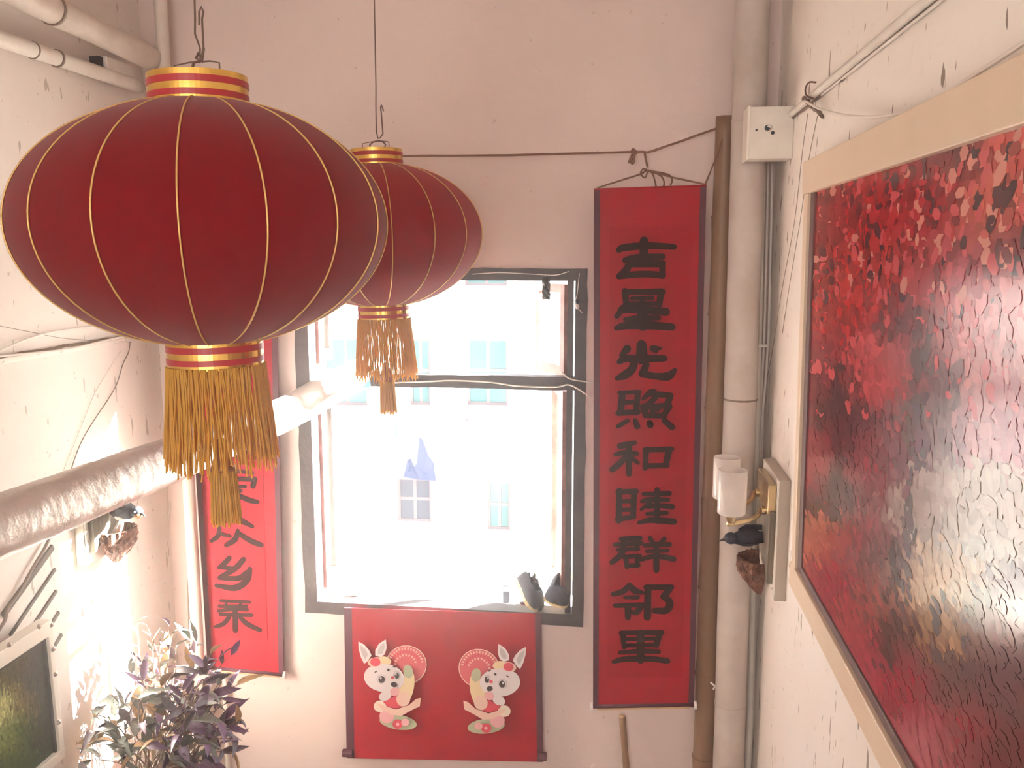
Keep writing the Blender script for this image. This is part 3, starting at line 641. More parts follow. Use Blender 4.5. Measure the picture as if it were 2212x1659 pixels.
for i in range(5200):
    u = wid * rnd.random() ** .8; v = rnd.random(); u = wid - u if rnd.random() < .2 else u
    if u < .06 or v > .965: continue
    p0 = pp(u, v); x, y = prj(p0); c = keyed(K, min(x, 2300) + rnd.gauss(0, 16), y + rnd.gauss(0, 16), 32)
    f = rnd.choice((.55, .75, .9, 1, 1.1, 1.3)) if y < 760 else rnd.uniform(.82, 1.15)
    c = [min(.9, q * f) for q in c]
    tk = trunk_at(x + rnd.gauss(0, 3), y)
    if tk and rnd.random() < .85: c = [q * rnd.uniform(.8, 1.4) for q in tk]
    if y < 700 and rnd.random() < .10: c = [.05, .02, .03]
    if y < 640 and rnd.random() < .12 * (x > 1950) + .04: c = [.62, .25, .20]
    if y < 900 and not tk and rnd.random() < .12: c = [.55, .09, .10]
    w = rnd.uniform(.008, .024) * (1 + 2.2 * math.exp(-u / .5)); h = rnd.uniform(.007, .024) * (1 if y < 1200 else .7); sl = rnd.uniform(-.7, .7)
    if y > 1200: sl += .6
    o = .0011 + rnd.random() * .0005
    pts = []
    for a in range(6):
        t = a * math.pi / 3; du = math.cos(t) * w + math.sin(t) * h * sl; dv = math.sin(t) * h / hgt
        uu = min(wid, max(.057, u + du)); pts.append(pp(uu, min(.985, max(0, v + dv)), o))
    mb.add(pts, [tuple(range(6))], c)
st = part(mb, 'brush_strokes', M['canvas'], pr); st['kind'] = 'stuff'

# ------------------------------------------------------------------ wall lamp board with swallow nest (right) and its twin (left)
def swallow(root, c, side, s=1.0, open_beak=False, facing=1):
    """small modelled swallow; side=+1 bird looks toward +X... body axis given by facing in x and slightly down"""
    c = Vector(c); ax = Vector((facing, -.25, -.1)).normalized(); rot = Vector((1, 0, 0)).rotation_difference(ax).to_matrix()
    def P(x, y, z): return c + rot @ Vector((x, y, z)) * s
    body = MB()
    prof = [(-.075, .006), (-.06, .018), (-.035, .030), (0, .036), (.03, .033), (.05, .024), (.062, .020)]
    body.tube([P(x, 0, .006 * math.sin(x * 30)) for x, r in prof], [r * s for x, r in prof], 14)
    bo = part(body, 'bird_body', M['bird'], root, smooth=True)
    subpart(MB().ball(P(.075, 0, .014), .025 * s, 14, 10, (1.1, .95, .95)), 'bird_head', M['bird'], bo, root, smooth=True)
    subpart(MB().ball(P(.088, -.006, .002), .016 * s, 12, 8, (1, 1, .8)), 'throat', M['throat'], bo, root, smooth=True)
    subpart(MB().tube([P(.095, 0, .012), P(.112, 0, .008), P(.124, 0, .000)], [.008 * s, .005 * s, .001], 8), 'beak', M['black'], bo, root)
    subpart(MB().ball(P(.085, -.021, .020), .0042 * s, 8, 6), 'eye', M['belly'], bo, root)
    for sg in (-1, 1):
        q = [P(.035, sg * .030, .018), P(.0, sg * .042, .022), P(-.06, sg * .036, .016), P(-.12, sg * .012, .010), P(-.06, sg * .024, .003), P(.0, sg * .033, -.008)]
        subpart(MB().slab(q, rot @ Vector((0, -.004 * s * -sg, .003 * s))), 'wing', M['bird'], bo, root)
        q = [P(-.06, 0, .006), P(-.14, sg * .022, .0), P(-.15, sg * .028, .0), P(-.075, sg * .014, .006)]
        subpart(MB().slab(q, rot @ Vector((0, 0, .004 * s))), 'tail_feather', M['bird'], bo, root)
    q = MB().ball(P(.005, -.014, -.02), .022 * s, 12, 8, (1.3, .8, .7)); subpart(q, 'belly', M['belly'], bo, root, smooth=True)
    return bo
def nest(root, c, s, wallx, side):
    """half bowl of mud stuck on the bark; side = direction out of the wall (+1/-1 in x)"""
    c = Vector(c); vs = []; n, m = 32, 9
    prof = [(.22, -1.25), (.34, -1.1), (.48, -.95), (.62, -.8), (.74, -.65), (.83, -.5), (.9, -.35), (.96, -.2), (.99, -.05), (1.0, .1), (.97, .25), (.85, .25), (.8, .0), (.4, -.3), (.02, -.4)]
    for i, (r, z) in enumerate(prof):
        for j in range(n + 1):
            a = -math.pi / 2 + math.pi * j / n
            jj = 1 + .16 * noise.noise(Vector((j * .5, i * .8, 2))) + .10 * noise.noise(Vector((j * 2.7, i * 3.3, 5)))
            vs.append(c + Vector((side * math.cos(a) * r * s * jj, math.sin(a) * r * s * jj, z * s)))
    fs = [(i * (n + 1) + j, i * (n + 1) + j + 1, (i + 1) * (n + 1) + j + 1, (i + 1) * (n + 1) + j) for i in range(len(prof) - 1) for j in range(n)]
    return part(MB().add(vs, fs), 'nest', M['mud'], root, smooth=False)
def lamp_board(label, XW_, side, yN, yF, z0, z1, bark_z, nest_c, bird_c, lamp):
    """side=-1: hangs on the right wall and sticks out toward -X; +1: left wall"""
    t = .042; xo = XW_ + side * t
    root = thing('wall_lamp' if lamp else 'nest_board', label, 'lamp' if lamp else 'ornament', (XW_, (yN + yF) / 2, z0))
    part(MB().box((XW_, yN, z0), (xo, yF, z1)), 'back_board', M['taupe'], root, bevel=.002)
    part(MB().box((xo, yN + .004, z0 + .004), (xo + side * .004, yF - .004, z1 - .004)), 'board_face', M['board'], root)
    xb = xo + side * .004
    for (yy, zz) in ((yN + .025, z1 - .04), (yF - .025, z1 - .04), (yN + .025, z0 + .04), (yF - .025, z0 + .04)):
        part(MB().tube([(xb, yy, zz), (xb + side * .003, yy, zz)], .005, 10), 'screw', M['chrome'], root)
    # bark slab, ragged point at the bottom
    ym = (yN + yF) / 2; hw = (yF - yN) * .45; bz0, bz1 = bark_z
    out = [(ym - hw, bz1), (ym + hw, bz1), (ym + hw * .98, bz0 + .16), (ym + hw * .75, bz0 + .10), (ym + hw * .3, bz0 + .08), (ym - hw * .1, bz0 + .05), (ym - hw * .55, bz0 + .03), (ym - hw * .9, bz0)]
    part(MB().slab([(xb, y, z) for y, z in out], (side * .022, 0, 0)), 'bark', M['bark'], root)
    nest(root, nest_c, .10, xb, side)
    swallow(root, bird_c, side, 1.0, facing=side)
    if lamp:
        yb0, yb1, zb0, zb1 = lamp['plate']; xp = xb + side * .03
        part(MB().box((xb, yb0, zb0), (xp, yb1, zb1)), 'back_plate', M['brass'], root, bevel=.003)
        for (cx, cy, cz, r, h, py, pz) in lamp['shades']:
            n = 40
            part(MB().lathe([(.03, 0), (r * .9, .0), (r, .006), (r, h), (r * .94, h), (r * .94, .01), (.03, .008)], n, (cx, cy, cz)), 'glass_shade', M['opal'], root, smooth=True)
            part(MB().lathe([(.010, -.036), (.013, -.034), (.020, -.012), (.026, .004), (.0, .004)], 20, (cx, cy, cz)), 'socket_cup', M['brass'], root, smooth=True)
            k = Vector((cx - .012, cy, cz - .040)); e = Vector((xp, py, pz))
            q = e + Vector((side * .022, 0, 0)); part(MB().tube([e] + bez(q, Vector((q.x, cy * .5 + py * .5, k.z - .004)), k, 14), .0095, 10), 'arm', M['brass'], root, smooth=True)
            part(MB().tube([e, e + Vector((side * .014, 0, 0))], .016, 14), 'arm_collar', M['brass'], root)
            part(MB().tube([(cx, cy, cz + .01), (cx, cy, cz + h * .5)], [.012, .018], 10), 'bulb', M['cap'], root, smooth=True)
    return root
xf = XR - .04
yN = aX(1680, 1160, xf).y; yF = aX(1652, 1000, xf).y
z1 = aX(1682, 1032, xf).z; z0 = aX(1673, 1297, xf).z
s1 = aY(1580, 1110, yN - .08); s2 = aY(1568, 1076, yN + .17)
pl0 = aX(1676, 1108, xf - .03)
lamp_board('brass wall lamp with two white glass shades above a swallow nest', XR, -1, yN, yF, z0, z1, (aX(1676, 1271, xf).z, aX(1676, 1100, xf).z),
           Vector((xf - .024, (yN + yF) / 2, aX(1640, 1205, xf).z + .055)), Vector((xf - .085, (yN + yF) / 2 - .02, aY(1625, 1158, (yN + yF) / 2).z)),
           dict(plate=(yN + .03, yF - .06, aX(1676, 1108, xf).z, aX(1676, 1040, xf).z),
                shades=[(s1.x, s1.y, s1.z, .053, .168, yN + .09, aX(1660, 1080, xf).z), (s2.x, s2.y, s2.z, .053, .168, yF - .11, aX(1650, 1050, xf).z)]))
xg = XL + .04
yN2 = aX(182, 1180, xg).y; yF2 = yN2 + .33
z02 = aX(178, 1228, xg).z
lamp_board('white board with bark and swallow nest on left wall under the duct', XL, 1, yN2, yF2, z02, z02 + .37, (z02 + .05, z02 + .34),
           Vector((xg + .024, yN2 + .17, aX(245, 1160, xg).z + .03)), Vector((xg + .10, yN2 + .13, aX(248, 1108, xg + .08).z)), None)

# ------------------------------------------------------------------ small painting low on the left wall
XP = XL + .10
c_tr, c_br = aX(112, 1338, XP + .015), aX(142, 1634, XP - .03)
yE = c_tr.y - .75
fp = thing('framed_painting', 'small landscape painting in a white bolted frame low on left wall', 'painting', (XP, (c_tr.y + yE) / 2, c_br.z))
def lp(u, v, off=0):
    a = c_tr + (c_br - c_tr) * v; return Vector((a.x + off, a.y - u, a.z))
def lf(u0, u1, v0, v1, o0, o1, nm, m, **k): part(MB().slab([lp(u0, v0, o0), lp(u1, v0, o0), lp(u1, v1, o0), lp(u0, v1, o0)], (o1 - o0, 0, 0)), nm, m, fp, **k)
fb = .05
lf(0, .75, 0, .10, -.055, .0, 'frame_rail', M['board'], bevel=.003); lf(0, .75, .93, 1, -.055, 0, 'frame_rail', M['board'], bevel=.003)
lf(0, fb * .55, .10, .93, -.055, 0, 'frame_rail', M['board'], bevel=.003); lf(.70, .75, .10, .93, -.055, 0, 'frame_rail', M['board'], bevel=.003)
lf(fb * .55, .70, .10, .125, -.03, -.012, 'rebate', M['black']); lf(fb * .55, fb * .8, .1, .93, -.03, -.012, 'rebate', M['black'])
K2 = [(10, 1450, srgb(85, 80, 50)), (10, 1530, srgb(190, 190, 130)), (50, 1430, srgb(70, 65, 45)), (60, 1520, srgb(110, 100, 60)), (90, 1420, srgb(50, 50, 40)), (95, 1500, srgb(50, 48, 38)), (110, 1560, srgb(45, 50, 42)), (60, 1580, srgb(70, 85, 40)), (20, 1600, srgb(120, 130, 75)), (40, 1640, srgb(60, 75, 35)), (100, 1600, srgb(40, 55, 35)), (-60, 1500, srgb(170, 165, 120)), (-60, 1640, srgb(80, 95, 50))]
mb = MB(); rnd = random.Random(9)
for j in range(20):
    for i in range(24):
        u0, u1 = .03 + .67 * i / 24, .03 + .67 * (i + 1) / 24; v0, v1 = .1 + .83 * j / 20, .1 + .83 * (j + 1) / 20
        x, y = prj(lp((u0 + u1) / 2, (v0 + v1) / 2)); mb.add([lp(u0, v0, -.022), lp(u1, v0, -.022), lp(u1, v1, -.022), lp(u0, v1, -.022)], [(0, 1, 2, 3)], keyed(K2, x, y, 26))
part(mb, 'canvas', M['canvas2'], fp)
mb = MB()
for i in range(1500):
    u = rnd.uniform(.045, .4); v = rnd.uniform(.13, .92); x, y = prj(lp(u, v)); c = keyed(K2, x + rnd.gauss(0, 9), y + rnd.gauss(0, 9), 16); f = rnd.uniform(.6, 1.4); c = [q * f for q in c]
    w, h = rnd.uniform(.002, .006), rnd.uniform(.004, .012) / .47; o = -.0215 + rnd.random() * .001; sl = .5 if y > 1570 else rnd.uniform(-.2, .2)
    mb.add([lp(u - (math.cos(a) * w + math.sin(a) * h * .3 * sl), min(.925, max(.105, v + math.sin(a) * h)), o) for a in (0, 1.05, 2.1, 3.14, 4.19, 5.24)], [tuple(range(6))], c)
o = part(mb, 'brush_strokes', M['canvas2'], fp); o['kind'] = 'stuff'
for px, py in ((83, 1354), (19, 1393), (110, 1350), (115, 1402), (119, 1456), (126, 1560)):
    c = aX(px, py, lp(0, .1).x)
    mb = MB(); mb.tube([c, c + Vector((.004, 0, 0)), c + Vector((.009, 0, 0))], [.010, .009, .004], 12); part(mb, 'bolt', M['chrome'], fp, smooth=True)
# slanted dark strips on the wall behind it, standing in for sun shadows
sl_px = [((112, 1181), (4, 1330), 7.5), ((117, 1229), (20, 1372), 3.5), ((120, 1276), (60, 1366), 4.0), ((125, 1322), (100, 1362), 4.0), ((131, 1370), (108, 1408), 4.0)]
sr = thing('wall_shadow_strips', 'slanting thin grey strips as sun shadows on left wall behind the bolted frame', 'rack', aX(60, 1300, XL + .006))
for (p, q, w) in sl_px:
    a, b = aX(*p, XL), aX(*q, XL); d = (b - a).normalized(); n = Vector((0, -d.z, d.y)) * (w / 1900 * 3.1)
    part(MB().slab([a + n, a - n, b - n, b + n], (.008, 0, 0)), 'shadow_strip', M['shadow_strip'], sr)
pts = smoothline([aX(112, 1150, XL + .02), aX(96, 1185, XL + .02), aX(70, 1228, XL + .02), aX(45, 1275, XL + .02), aX(18, 1312, XL + .02), aX(8, 1345, XL + .02), aX(-30, 1400, XL + .02)], 6)
tag(MB().tube(pts, .0062, 8).build('cable', M['dcable'], smooth=True), 'grey cable running down across the shadow strips on left wall', 'cable')

# ------------------------------------------------------------------ pipes, cables at the upper left
X1 = XL + .075
def wallpipe(name, label, pa, pb, X, r, m, rings, ext=.25):
    a, b = aX(*pa, X), aX(*pb, X); d = (b - a).normalized(); a = a - d * (1.2); 
    b = b + d * ((YB - .13 - b.y) / d.y)
    t = thing(name, label, 'pipe', b)
    part(MB().tube(lin(a, b, 40), r, 24, jit=.03), 'pipe_body', m, t, smooth=True)
    for (px, py, L, k, mm) in rings:
        c = aX(px, py, X); c = a + d * (c - a).dot(d)
        part(MB().tube([c - d * L / 2, c + d * L / 2], r * k, 24), 'coupling', mm, t, smooth=False)
    return t
wallpipe('heating_pipe', 'thicker cream pipe sloping along the top of left wall', (157, 43), (318, 122), XL + .11, .052, M['pipe_w'], [(130, 30, .07, 1.06, M['pipe_w']), (112, 22, .006, 1.10, M['grime_shade'])])
wallpipe('heating_pipe', 'thinner white pipe running below the thick one on left wall', (0, 84), (300, 187), XL + .05, .029, M['white'], [(122, 121, .010, 1.16, M['grime_shade']), (70, 106, .006, 1.1, M['grime_shade'])])
a, b = aY(343, -60, 3.905), aY(427, 1385, 3.905); top = a + (a - b) * ((ZT - a.z) / (a.z - b.z)); b = Vector((b.x, b.y, 0))
vp = thing('riser_pipe', 'slim white vertical pipe in the left corner beside the scroll', 'pipe', b)
part(MB().tube(lin(top, aY(427, 1385, 3.905), 30) + [b], .029, 18, jit=.03), 'pipe_body', M['pipe_w'], vp, smooth=True)
# dark strip painting in the shaded gap between riser and wall
a, b = aY(404, 1175, YB - .03), aY(414, 1380, YB - .03)
tag(MB().slab([aY(402, 1160, YB - .012), aY(412, 1160, YB - .012), aY(424, 1659, YB - .012), aY(414, 1659, YB - .012)], (0, .01, 0)).build('gap_shade', M['grime_shade']), 'thin dark strip for the shaded gap behind the vertical pipe in left corner', 'strip')
ta = aY(485, 1450, YB - .03); tb = aY(492, 1690, YB - .03)
tag(MB().tube([ta, tb, Vector((tb.x, tb.y, 0))], .012, 10).build('thin_pipe', M['pipe_w'], smooth=True), 'thin vertical pipe under the left scroll behind the plant', 'pipe')
bx = thing('wall_box', 'small white box between the two pipes on left wall', 'box', aX(262, 150, XL + .03))
p0, p1 = aX(232, 150, XL + .06), aX(292, 170, XL + .06)
part(MB().box((XL, p0.y, p1.z - .012), (XL + .06, p1.y, p0.z + .055)), 'box_body', M['white'], bx, bevel=.003)
part(MB().box((XL, p0.y - .03, p1.z), (XL + .045, p0.y - .001, p0.z + .05)), 'box_side', M['black'], bx, bevel=.002)
def wcable(name, label, cat, px, X, r, m):
    return tag(MB().tube(smoothline([aX(x, y, X) for x, y in px], 6), r, 8).build(name, m, smooth=True), label, cat)
wcable('cable', 'upper grey cable curving along the step of left wall', 'cable', [(-60, 790), (0, 758), (60, 732), (120, 716), (200, 705), (300, 690)], XL + .022, .0045, M['cable'])
wcable('cable', 'lower white cable sagging along the step of left wall', 'cable', [(-40, 772), (60, 764), (150, 754), (230, 735), (290, 722)], XL + .03, .0045, M['cable'])
wcable('cable', 'thin cobweb thread across the left wall above the step', 'thread', [(-20, 700), (60, 716), (150, 732), (285, 739)], XL + .012, .0012, M['dcable'])
wcable('cable', 'thin dark cable dropping from the step to the duct on left wall', 'cable', [(281, 738), (278, 760), (265, 788), (252, 830), (232, 865), (205, 905), (178, 950), (160, 995), (140, 1060)], XL + .008, .0024, M['dcable'])
wcable('cable', 'faint white cable beside the dark one above the duct', 'cable', [(262, 758), (235, 800), (205, 850), (180, 910), (150, 985), (120, 1060)], XL + .006, .002, M['cable'])
tag(MB().tube(smoothline([aY(368, 1085, YB - .01), aY(361, 1160, YB - .01), aY(358, 1260, YB - .01), aY(356, 1345, YB - .01), aY(357, 1480, YB - .01)], 5), .004, 8).build('cable', M['cable'], smooth=True), 'white cable hanging left of the vertical pipe above the plant', 'cable')
rg = aY(405, 1382, YB - .05)
tag(MB().tube([rg + Vector((.018 * math.cos(a * .393), 0, .022 * math.sin(a * .393))) for a in range(17)], .003, 8).build('ring', M['cap'], smooth=True), 'small white plastic ring beside the vertical pipe', 'ring')

# ------------------------------------------------------------------ silver duct
A = aD(-330, 1262, 1.72); B = aY(622, 886, 3.87); D = (B - A); A = A; B2 = B + D * .16
du = thing('flexible_duct', 'silver foil duct crossing from lower left out through window', 'duct', B)
CP = smoothline([A, A.lerp(B, .25), A.lerp(B, .5), A.lerp(B, .75), B, aY(722, 832, 4.02), aY(806, 796, 4.36)], 25); nseg = len(CP) - 1; ring = 40
vs = []; rf = None
for i, p in enumerate(CP):
    tdir = (CP[min(i + 1, nseg)] - CP[max(0, i - 1)]).normalized()
    rf = tdir.orthogonal().normalized() if rf is None else (rf - tdir * rf.dot(tdir)).normalized()
    bi = tdir.cross(rf); t = i / nseg
    for j in range(ring):
        a = 2 * math.pi * j / ring
        q = Vector((t * 26, math.cos(a) * 2.2, math.sin(a) * 2.2))
        r = .079 * (1 + .03 * noise.noise(q * .6) + .024 * noise.noise(Vector((t * 70, math.cos(a) * 3 + t * 20, math.sin(a) * 3))) - .03 * abs(noise.noise(Vector((t * 60 + math.sin(a) * 5, a * 1.6, 3)))) )
        vs.append(p + Vector((0, 0, -.012 * math.sin(math.pi * t))) + (rf * math.cos(a) + bi * math.sin(a)) * r)
fs = [(i * ring + j, i * ring + (j + 1) % ring, (i + 1) * ring + (j + 1) % ring, (i + 1) * ring + j) for i in range(nseg) for j in range(ring)]
part(MB().add(vs, fs), 'foil_tube', M['foil'], du, smooth=True)

# ------------------------------------------------------------------ twine and hanger strings
def rope(name, label, ptlists, r, m='twine', cat='twine', Y=3.93):
    first = aY(*ptlists[0][0][:2], Y); t = thing(name, label, cat, first)
    for pl in ptlists:
        part(MB().tube(smoothline([aY(*p[:2], (p[2] if len(p) > 2 else Y)) for p in pl], 4), r, 8, jit=.5), 'strand', M[m], t)
    return t
rope('twine_line', 'brown twine stretched level across back wall with a tied knot', [[(640, 338), (865, 337), (1100, 335), (1365, 328), (1397, 329), (1450, 312), (1558, 274)], [(1362, 330), (1368, 322), (1374, 330), (1368, 334)], [(1366, 332), (1360, 346), (1358, 352)], [(1370, 333), (1368, 352), (1363, 350), (1366, 340)], [(1392, 326), (1394, 340), (1399, 362)]], .0047)
rope('scroll_hanger', 'brown looped twine holding the top rod of right scroll', [[(1290, 406, 3.86), (1340, 390, 3.88), (1384, 376, 3.9), (1400, 368), (1440, 380, 3.9), (1526, 399, 3.86)], [(1398, 366), (1388, 366), (1384, 376), (1393, 384), (1398, 374), (1404, 368)], [(1404, 370), (1410, 376), (1415, 392, 3.87), (1417, 402, 3.85)], [(1404, 370), (1425, 378), (1434, 390, 3.87), (1434, 402, 3.85)], [(1408, 370), (1440, 376), (1452, 386, 3.87), (1448, 402, 3.85)], [(1524, 396, 3.86), (1545, 345, 3.88), (1560, 300, 3.88)]], .0036)
# stick under the right scroll
a, b = aY(1344, 1548, YB - .03), aY(1358, 1720, YB - .06); d = (b - a); b = a + d * (a.z / -d.z)
st = thing('wooden_stick', 'round wooden stick leaning on wall under the right scroll', 'stick', b)
part(MB().tube(lin(a, b, 12), .016, 14, jit=.06), 'shaft', M['bamboo'], st, smooth=True); part(MB().ball(a, .016, 12, 8, (1, 1, .6)), 'rounded_end', M['rod'], st, smooth=True)
# white wire twist on the bamboo
rope('wire_twist', 'white plastic tie twisted round bamboo near the drain pipe', [[(1535, 1474, 3.85), (1542, 1480, 3.84), (1547, 1484, 3.85)], [(1541, 1489, 3.85), (1545, 1482, 3.84), (1548, 1478, 3.85)]], .004, 'cap', 'tie')

# ------------------------------------------------------------------ things on and in the window
def curveY(px, Y): return smoothline([aY(x, y, Y) for x, y in px], 6)
tag(MB().tube(curveY([(820, 840), (845, 828), (930, 824), (980, 822), (1060, 826), (1120, 834), (1200, 836), (1232, 832), (1276, 858)], YB - .012), .0035, 8).build('cable', M['cable'], smooth=True), 'white cable running along the dark window transom', 'cable')
tag(MB().tube(curveY([(1212, 802), (1230, 818), (1260, 824), (1282, 826)], YB - .012), .0035, 8).build('cable', M['cable'], smooth=True), 'short white cable leaving transom end toward right scroll', 'cable')
tag(MB().tube(curveY([(1020, 592), (1080, 589), (1150, 592), (1200, 594), (1230, 586)], YB - .012), .002, 8).build('cable', M['cable'], smooth=True), 'thin pale wire along the dark window head', 'cable')
tag(MB().tube(curveY([(1252, 590), (1246, 640), (1240, 655), (1258, 676)], YB - .012), .0018, 6).build('cable', M['cable'], smooth=True), 'pale wire loop on upper right window post', 'cable')
# bulb holder on the post
c = aY(1247, 655, YB - .02)
bl = thing('bulb_holder', 'tiny bare bulb in a holder on upper right window post', 'bulb', c)
part(MB().lathe([(.0, .016), (.008, .015), (.009, 0), (.006, -.004)], 12, c), 'socket', M['black'], bl, smooth=True)
part(MB().ball(c - Vector((0, 0, .014)), .010, 12, 8, (1, 1, 1.3)), 'bulb', M['cap'], bl, smooth=True)
# crumpled black plastic strip hanging from the head
vs = []; fs = []
for i in range(10):
    y = 598 + 5.4 * i
    for j in range(5):
        p = aY(1172 + j * 4.2 + 3 * noise.noise(Vector((i * .8, j, 0))), y, YB - .01); p.y += .02 * noise.noise(Vector((i * .5, j * .9, 4))) - .012; vs.append(p)
for i in range(9):
    for j in range(4): a = i * 5 + j; fs.append((a, a + 1, a + 6, a + 5))
tag(MB().add(vs, fs).build('plastic_strip', M['black'], solid=.002), 'crumpled black plastic strip hanging from the window head', 'plastic')
# blue flap at the left transom end
M['blue'] = mat('blue_plastic', (.05, .30, .62), .4)
q = [aY(780, 838, YB + .02), aY(799, 838, YB), aY(807, 812, YB), aY(793, 819, YB + .03)]
tag(MB().slab(q, (0, .003, 0)).build('plastic_flap', M['blue']), 'torn bright blue plastic flap at left end of transom', 'plastic')
# shoes on the sill
M['shoe'] = mat('shoe_cloth', (.035, .045, .06), .8, bump=.2, bscale=150); M['shoe_sole'] = mat('shoe_sole', (.62, .50, .30), .6); M['shoe_in'] = mat('shoe_lining', (.70, .60, .30), .8)
def shoe(label, p_toe, p_heel, Ysh, rollv):
    """toe and heel given as world points; lathe-like shell along the axis"""
    toe, heel = Vector(p_toe), Vector(p_heel); ax = (toe - heel); L = ax.length; ax.normalize()
    up = Vector(rollv); up = (up - ax * up.dot(ax)).normalized(); sd = ax.cross(up)
    root = thing('cloth_shoe', label, 'shoe', heel, 'shoes on the window sill')
    prof = [(0, .024, .05), (.06, .034, .062), (.15, .038, .062), (.28, .039, .058), (.42, .040, .050), (.55, .044, .052), (.66, .048, .050), (.78, .049, .042), (.9, .042, .030), (.97, .026, .02), (1.0, .008, .01)]
    vs = []; n = 16
    prof = [(t, w * 1.2, h * 1.2) for t, w, h in prof]
    for (t, w, h) in prof:
        for j in range(n + 1):
            a = math.pi * j / n
            opening = .08 < t < .58
            x = math.cos(a) * w; z = math.sin(a) ** .7 * h
            if opening and .28 < j / n < .72:      # the mouth of the shoe: fold the rim down
                x = math.copysign(w * .62, math.cos(a)); z = h * (.90 if abs(j / n - .5) > .16 else .35)
            vs.append(heel + ax * (t * L) + sd * x + up * z)
    k = len(prof); fs = [(i * (n + 1) + j, i * (n + 1) + j + 1, (i + 1) * (n + 1) + j + 1, (i + 1) * (n + 1) + j) for i in range(k - 1) for j in range(n)]
    part(MB().add(vs, fs), 'upper', M['shoe'], root, smooth=True, solid=.004)
    out = [heel + ax * (t * L) + sd * (w * 1.06) for t, w, h in prof] + [heel + ax * (t * L) - sd * (w * 1.06) for t, w, h in prof[::-1]]
    part(MB().slab([p - up * .014 for p in out], up * .016), 'sole', M['shoe_sole'], root)
    out = [heel + ax * (t * L) + sd * (w * .8) + up * .006 for t, w, h in prof[1:8]] + [heel + ax * (t * L) - sd * (w * .8) + up * .006 for t, w, h in prof[7:0:-1]]
    part(MB().slab(out, up * .002), 'insole', M['shoe_in'], root)
    return root
shoe('black cloth shoe with tan sole propped on its side on sill', aY(1160, 1318, YB + .0), aY(1126, 1250, YB + .14), 0, (.85, -.35, .45))
shoe('black cloth shoe behind, leaning against the right window post', aY(1200, 1306, YB - .02), aY(1211, 1262, YB + .18), 0, (.25, -.3, .92))
M['navy'] = mat('navy_box', (.06, .07, .11), .6)
q0 = aY(1086, 1312, YB + .16)
bx = thing('black_carton', 'narrow dark carton standing on sill left of the shoes', 'box', q0)
part(MB().box((q0.x, q0.y, q0.z), (q0.x + .036, q0.y + .03, q0.z + .115)), 'carton_body', M['navy'], bx, bevel=.002); part(MB().box((q0.x + .002, q0.y - .001, q0.z + .085), (q0.x + .034, q0.y, q0.z + .11)), 'carton_label', M['cap'], bx)
q0 = aY(1131, 1308, YB + .1)
jr = thing('dark_jar', 'small dark round jar on sill beside the propped shoe', 'jar', q0)
part(MB().lathe([(0, -.016), (.018, -.016), (.021, -.008), (.021, .008), (.017, .016), (0, .016)], 18, q0), 'jar_body', M['maroon'], jr, smooth=True); part(MB().lathe([(0, .022), (.014, .022), (.015, .016)], 16, q0), 'jar_lid', M['navy'], jr)
rk = thing('wire_rack', 'little white wire rack on sill between carton and shoe', 'rack', aY(1108, 1310, YB + .12))
for i in range(6):
    part(MB().tube([aY(1096 + 5 * i, 1308, YB + .12), aY(1106 + 5 * i, 1290, YB + .14)], .0015, 6), 'bar', M['cap'], rk)
part(MB().tube([aY(1094, 1308, YB + .12), aY(1124, 1309, YB + .12)], .002, 6), 'rail', M['cap'], rk)
M['rag'] = mat('pale_rag', (.55, .40, .33), .8, c2=(.66, .55, .47), nscale=20)
for i, (x, y, r, sc, lb) in enumerate(((726, 1288, .026, (1.3, 1, .7), 'pinkish stone chunk on sill at the left sash'), (750, 1290, .024, (1.6, 1, .5), 'flat pale rubble lump on sill between two chunks'), (768, 1283, .022, (1.1, 1, .9), 'pale grey plaster chunk on sill, rightmost of the rubble'))):
    tag(MB().ball(aY(x, y, YB + .1), r, 12, 8, sc, jit=.5, seed=i * 7).build('rubble', M['rag']), lb, 'rubble', 'rubble on the window sill')
bd = [aY(705, 1302, YB + .02), aY(770, 1309, YB + .02), aY(815, 1299, YB + .12), aY(716, 1292, YB + .12)]
tag(MB().slab(bd, (0, 0, -.01)).build('sill_board', M['taupe']), 'loose grey-brown board lying on left end of sill', 'board')

# ------------------------------------------------------------------ plant
plant = thing('potted_plant', 'bushy purple and grey-green trailing plant in the lower left corner', 'plant', aY(345, 1720, 3.35))
rnd = random.Random(21)
M['leaf_p'] = mat('leaf_purple', (.10, .045, .11), .45, c2=(.16, .08, .16), nscale=9)
M['leaf_g'] = mat('leaf_grey_green', (.11, .12, .10), .5, c2=(.18, .19, .16), nscale=9)
M['leaf_d'] = mat('leaf_dark', (.045, .028, .04), .5, c2=(.08, .05, .07), nscale=9)
M['leaf_y'] = mat('leaf_dry', (.42, .27, .11), .6, c2=(.3, .18, .09), nscale=9)
M['stem'] = mat('stem', (.16, .09, .08), .6, c2=(.24, .16, .1), nscale=20)
def leaf_mesh(name, m, curl, fold, wr):
    mb = MB(); n = 9; vs = []
    for i in range(n + 1):
        t = i / n; w = wr * (math.sin(math.pi * min(1, t * 1.02) ** .75) ** .9 if 0 < t < 1 else 0) + (.02 if t == 0 else 0)
        z = -curl * t * t + .04 * t
        vs += [(t, -w, z + fold * w), (t, 0, z), (t, w, z + fold * w)]
    fs = []
    for i in range(n): a = 3 * i; fs += [(a, a + 3, a + 4, a + 1), (a + 1, a + 4, a + 5, a + 2)]
    me = bpy.data.meshes.new(name); me.from_pydata(vs, [], fs); me.materials.append(m); me.polygons.foreach_set('use_smooth', [True] * len(me.polygons)); return me
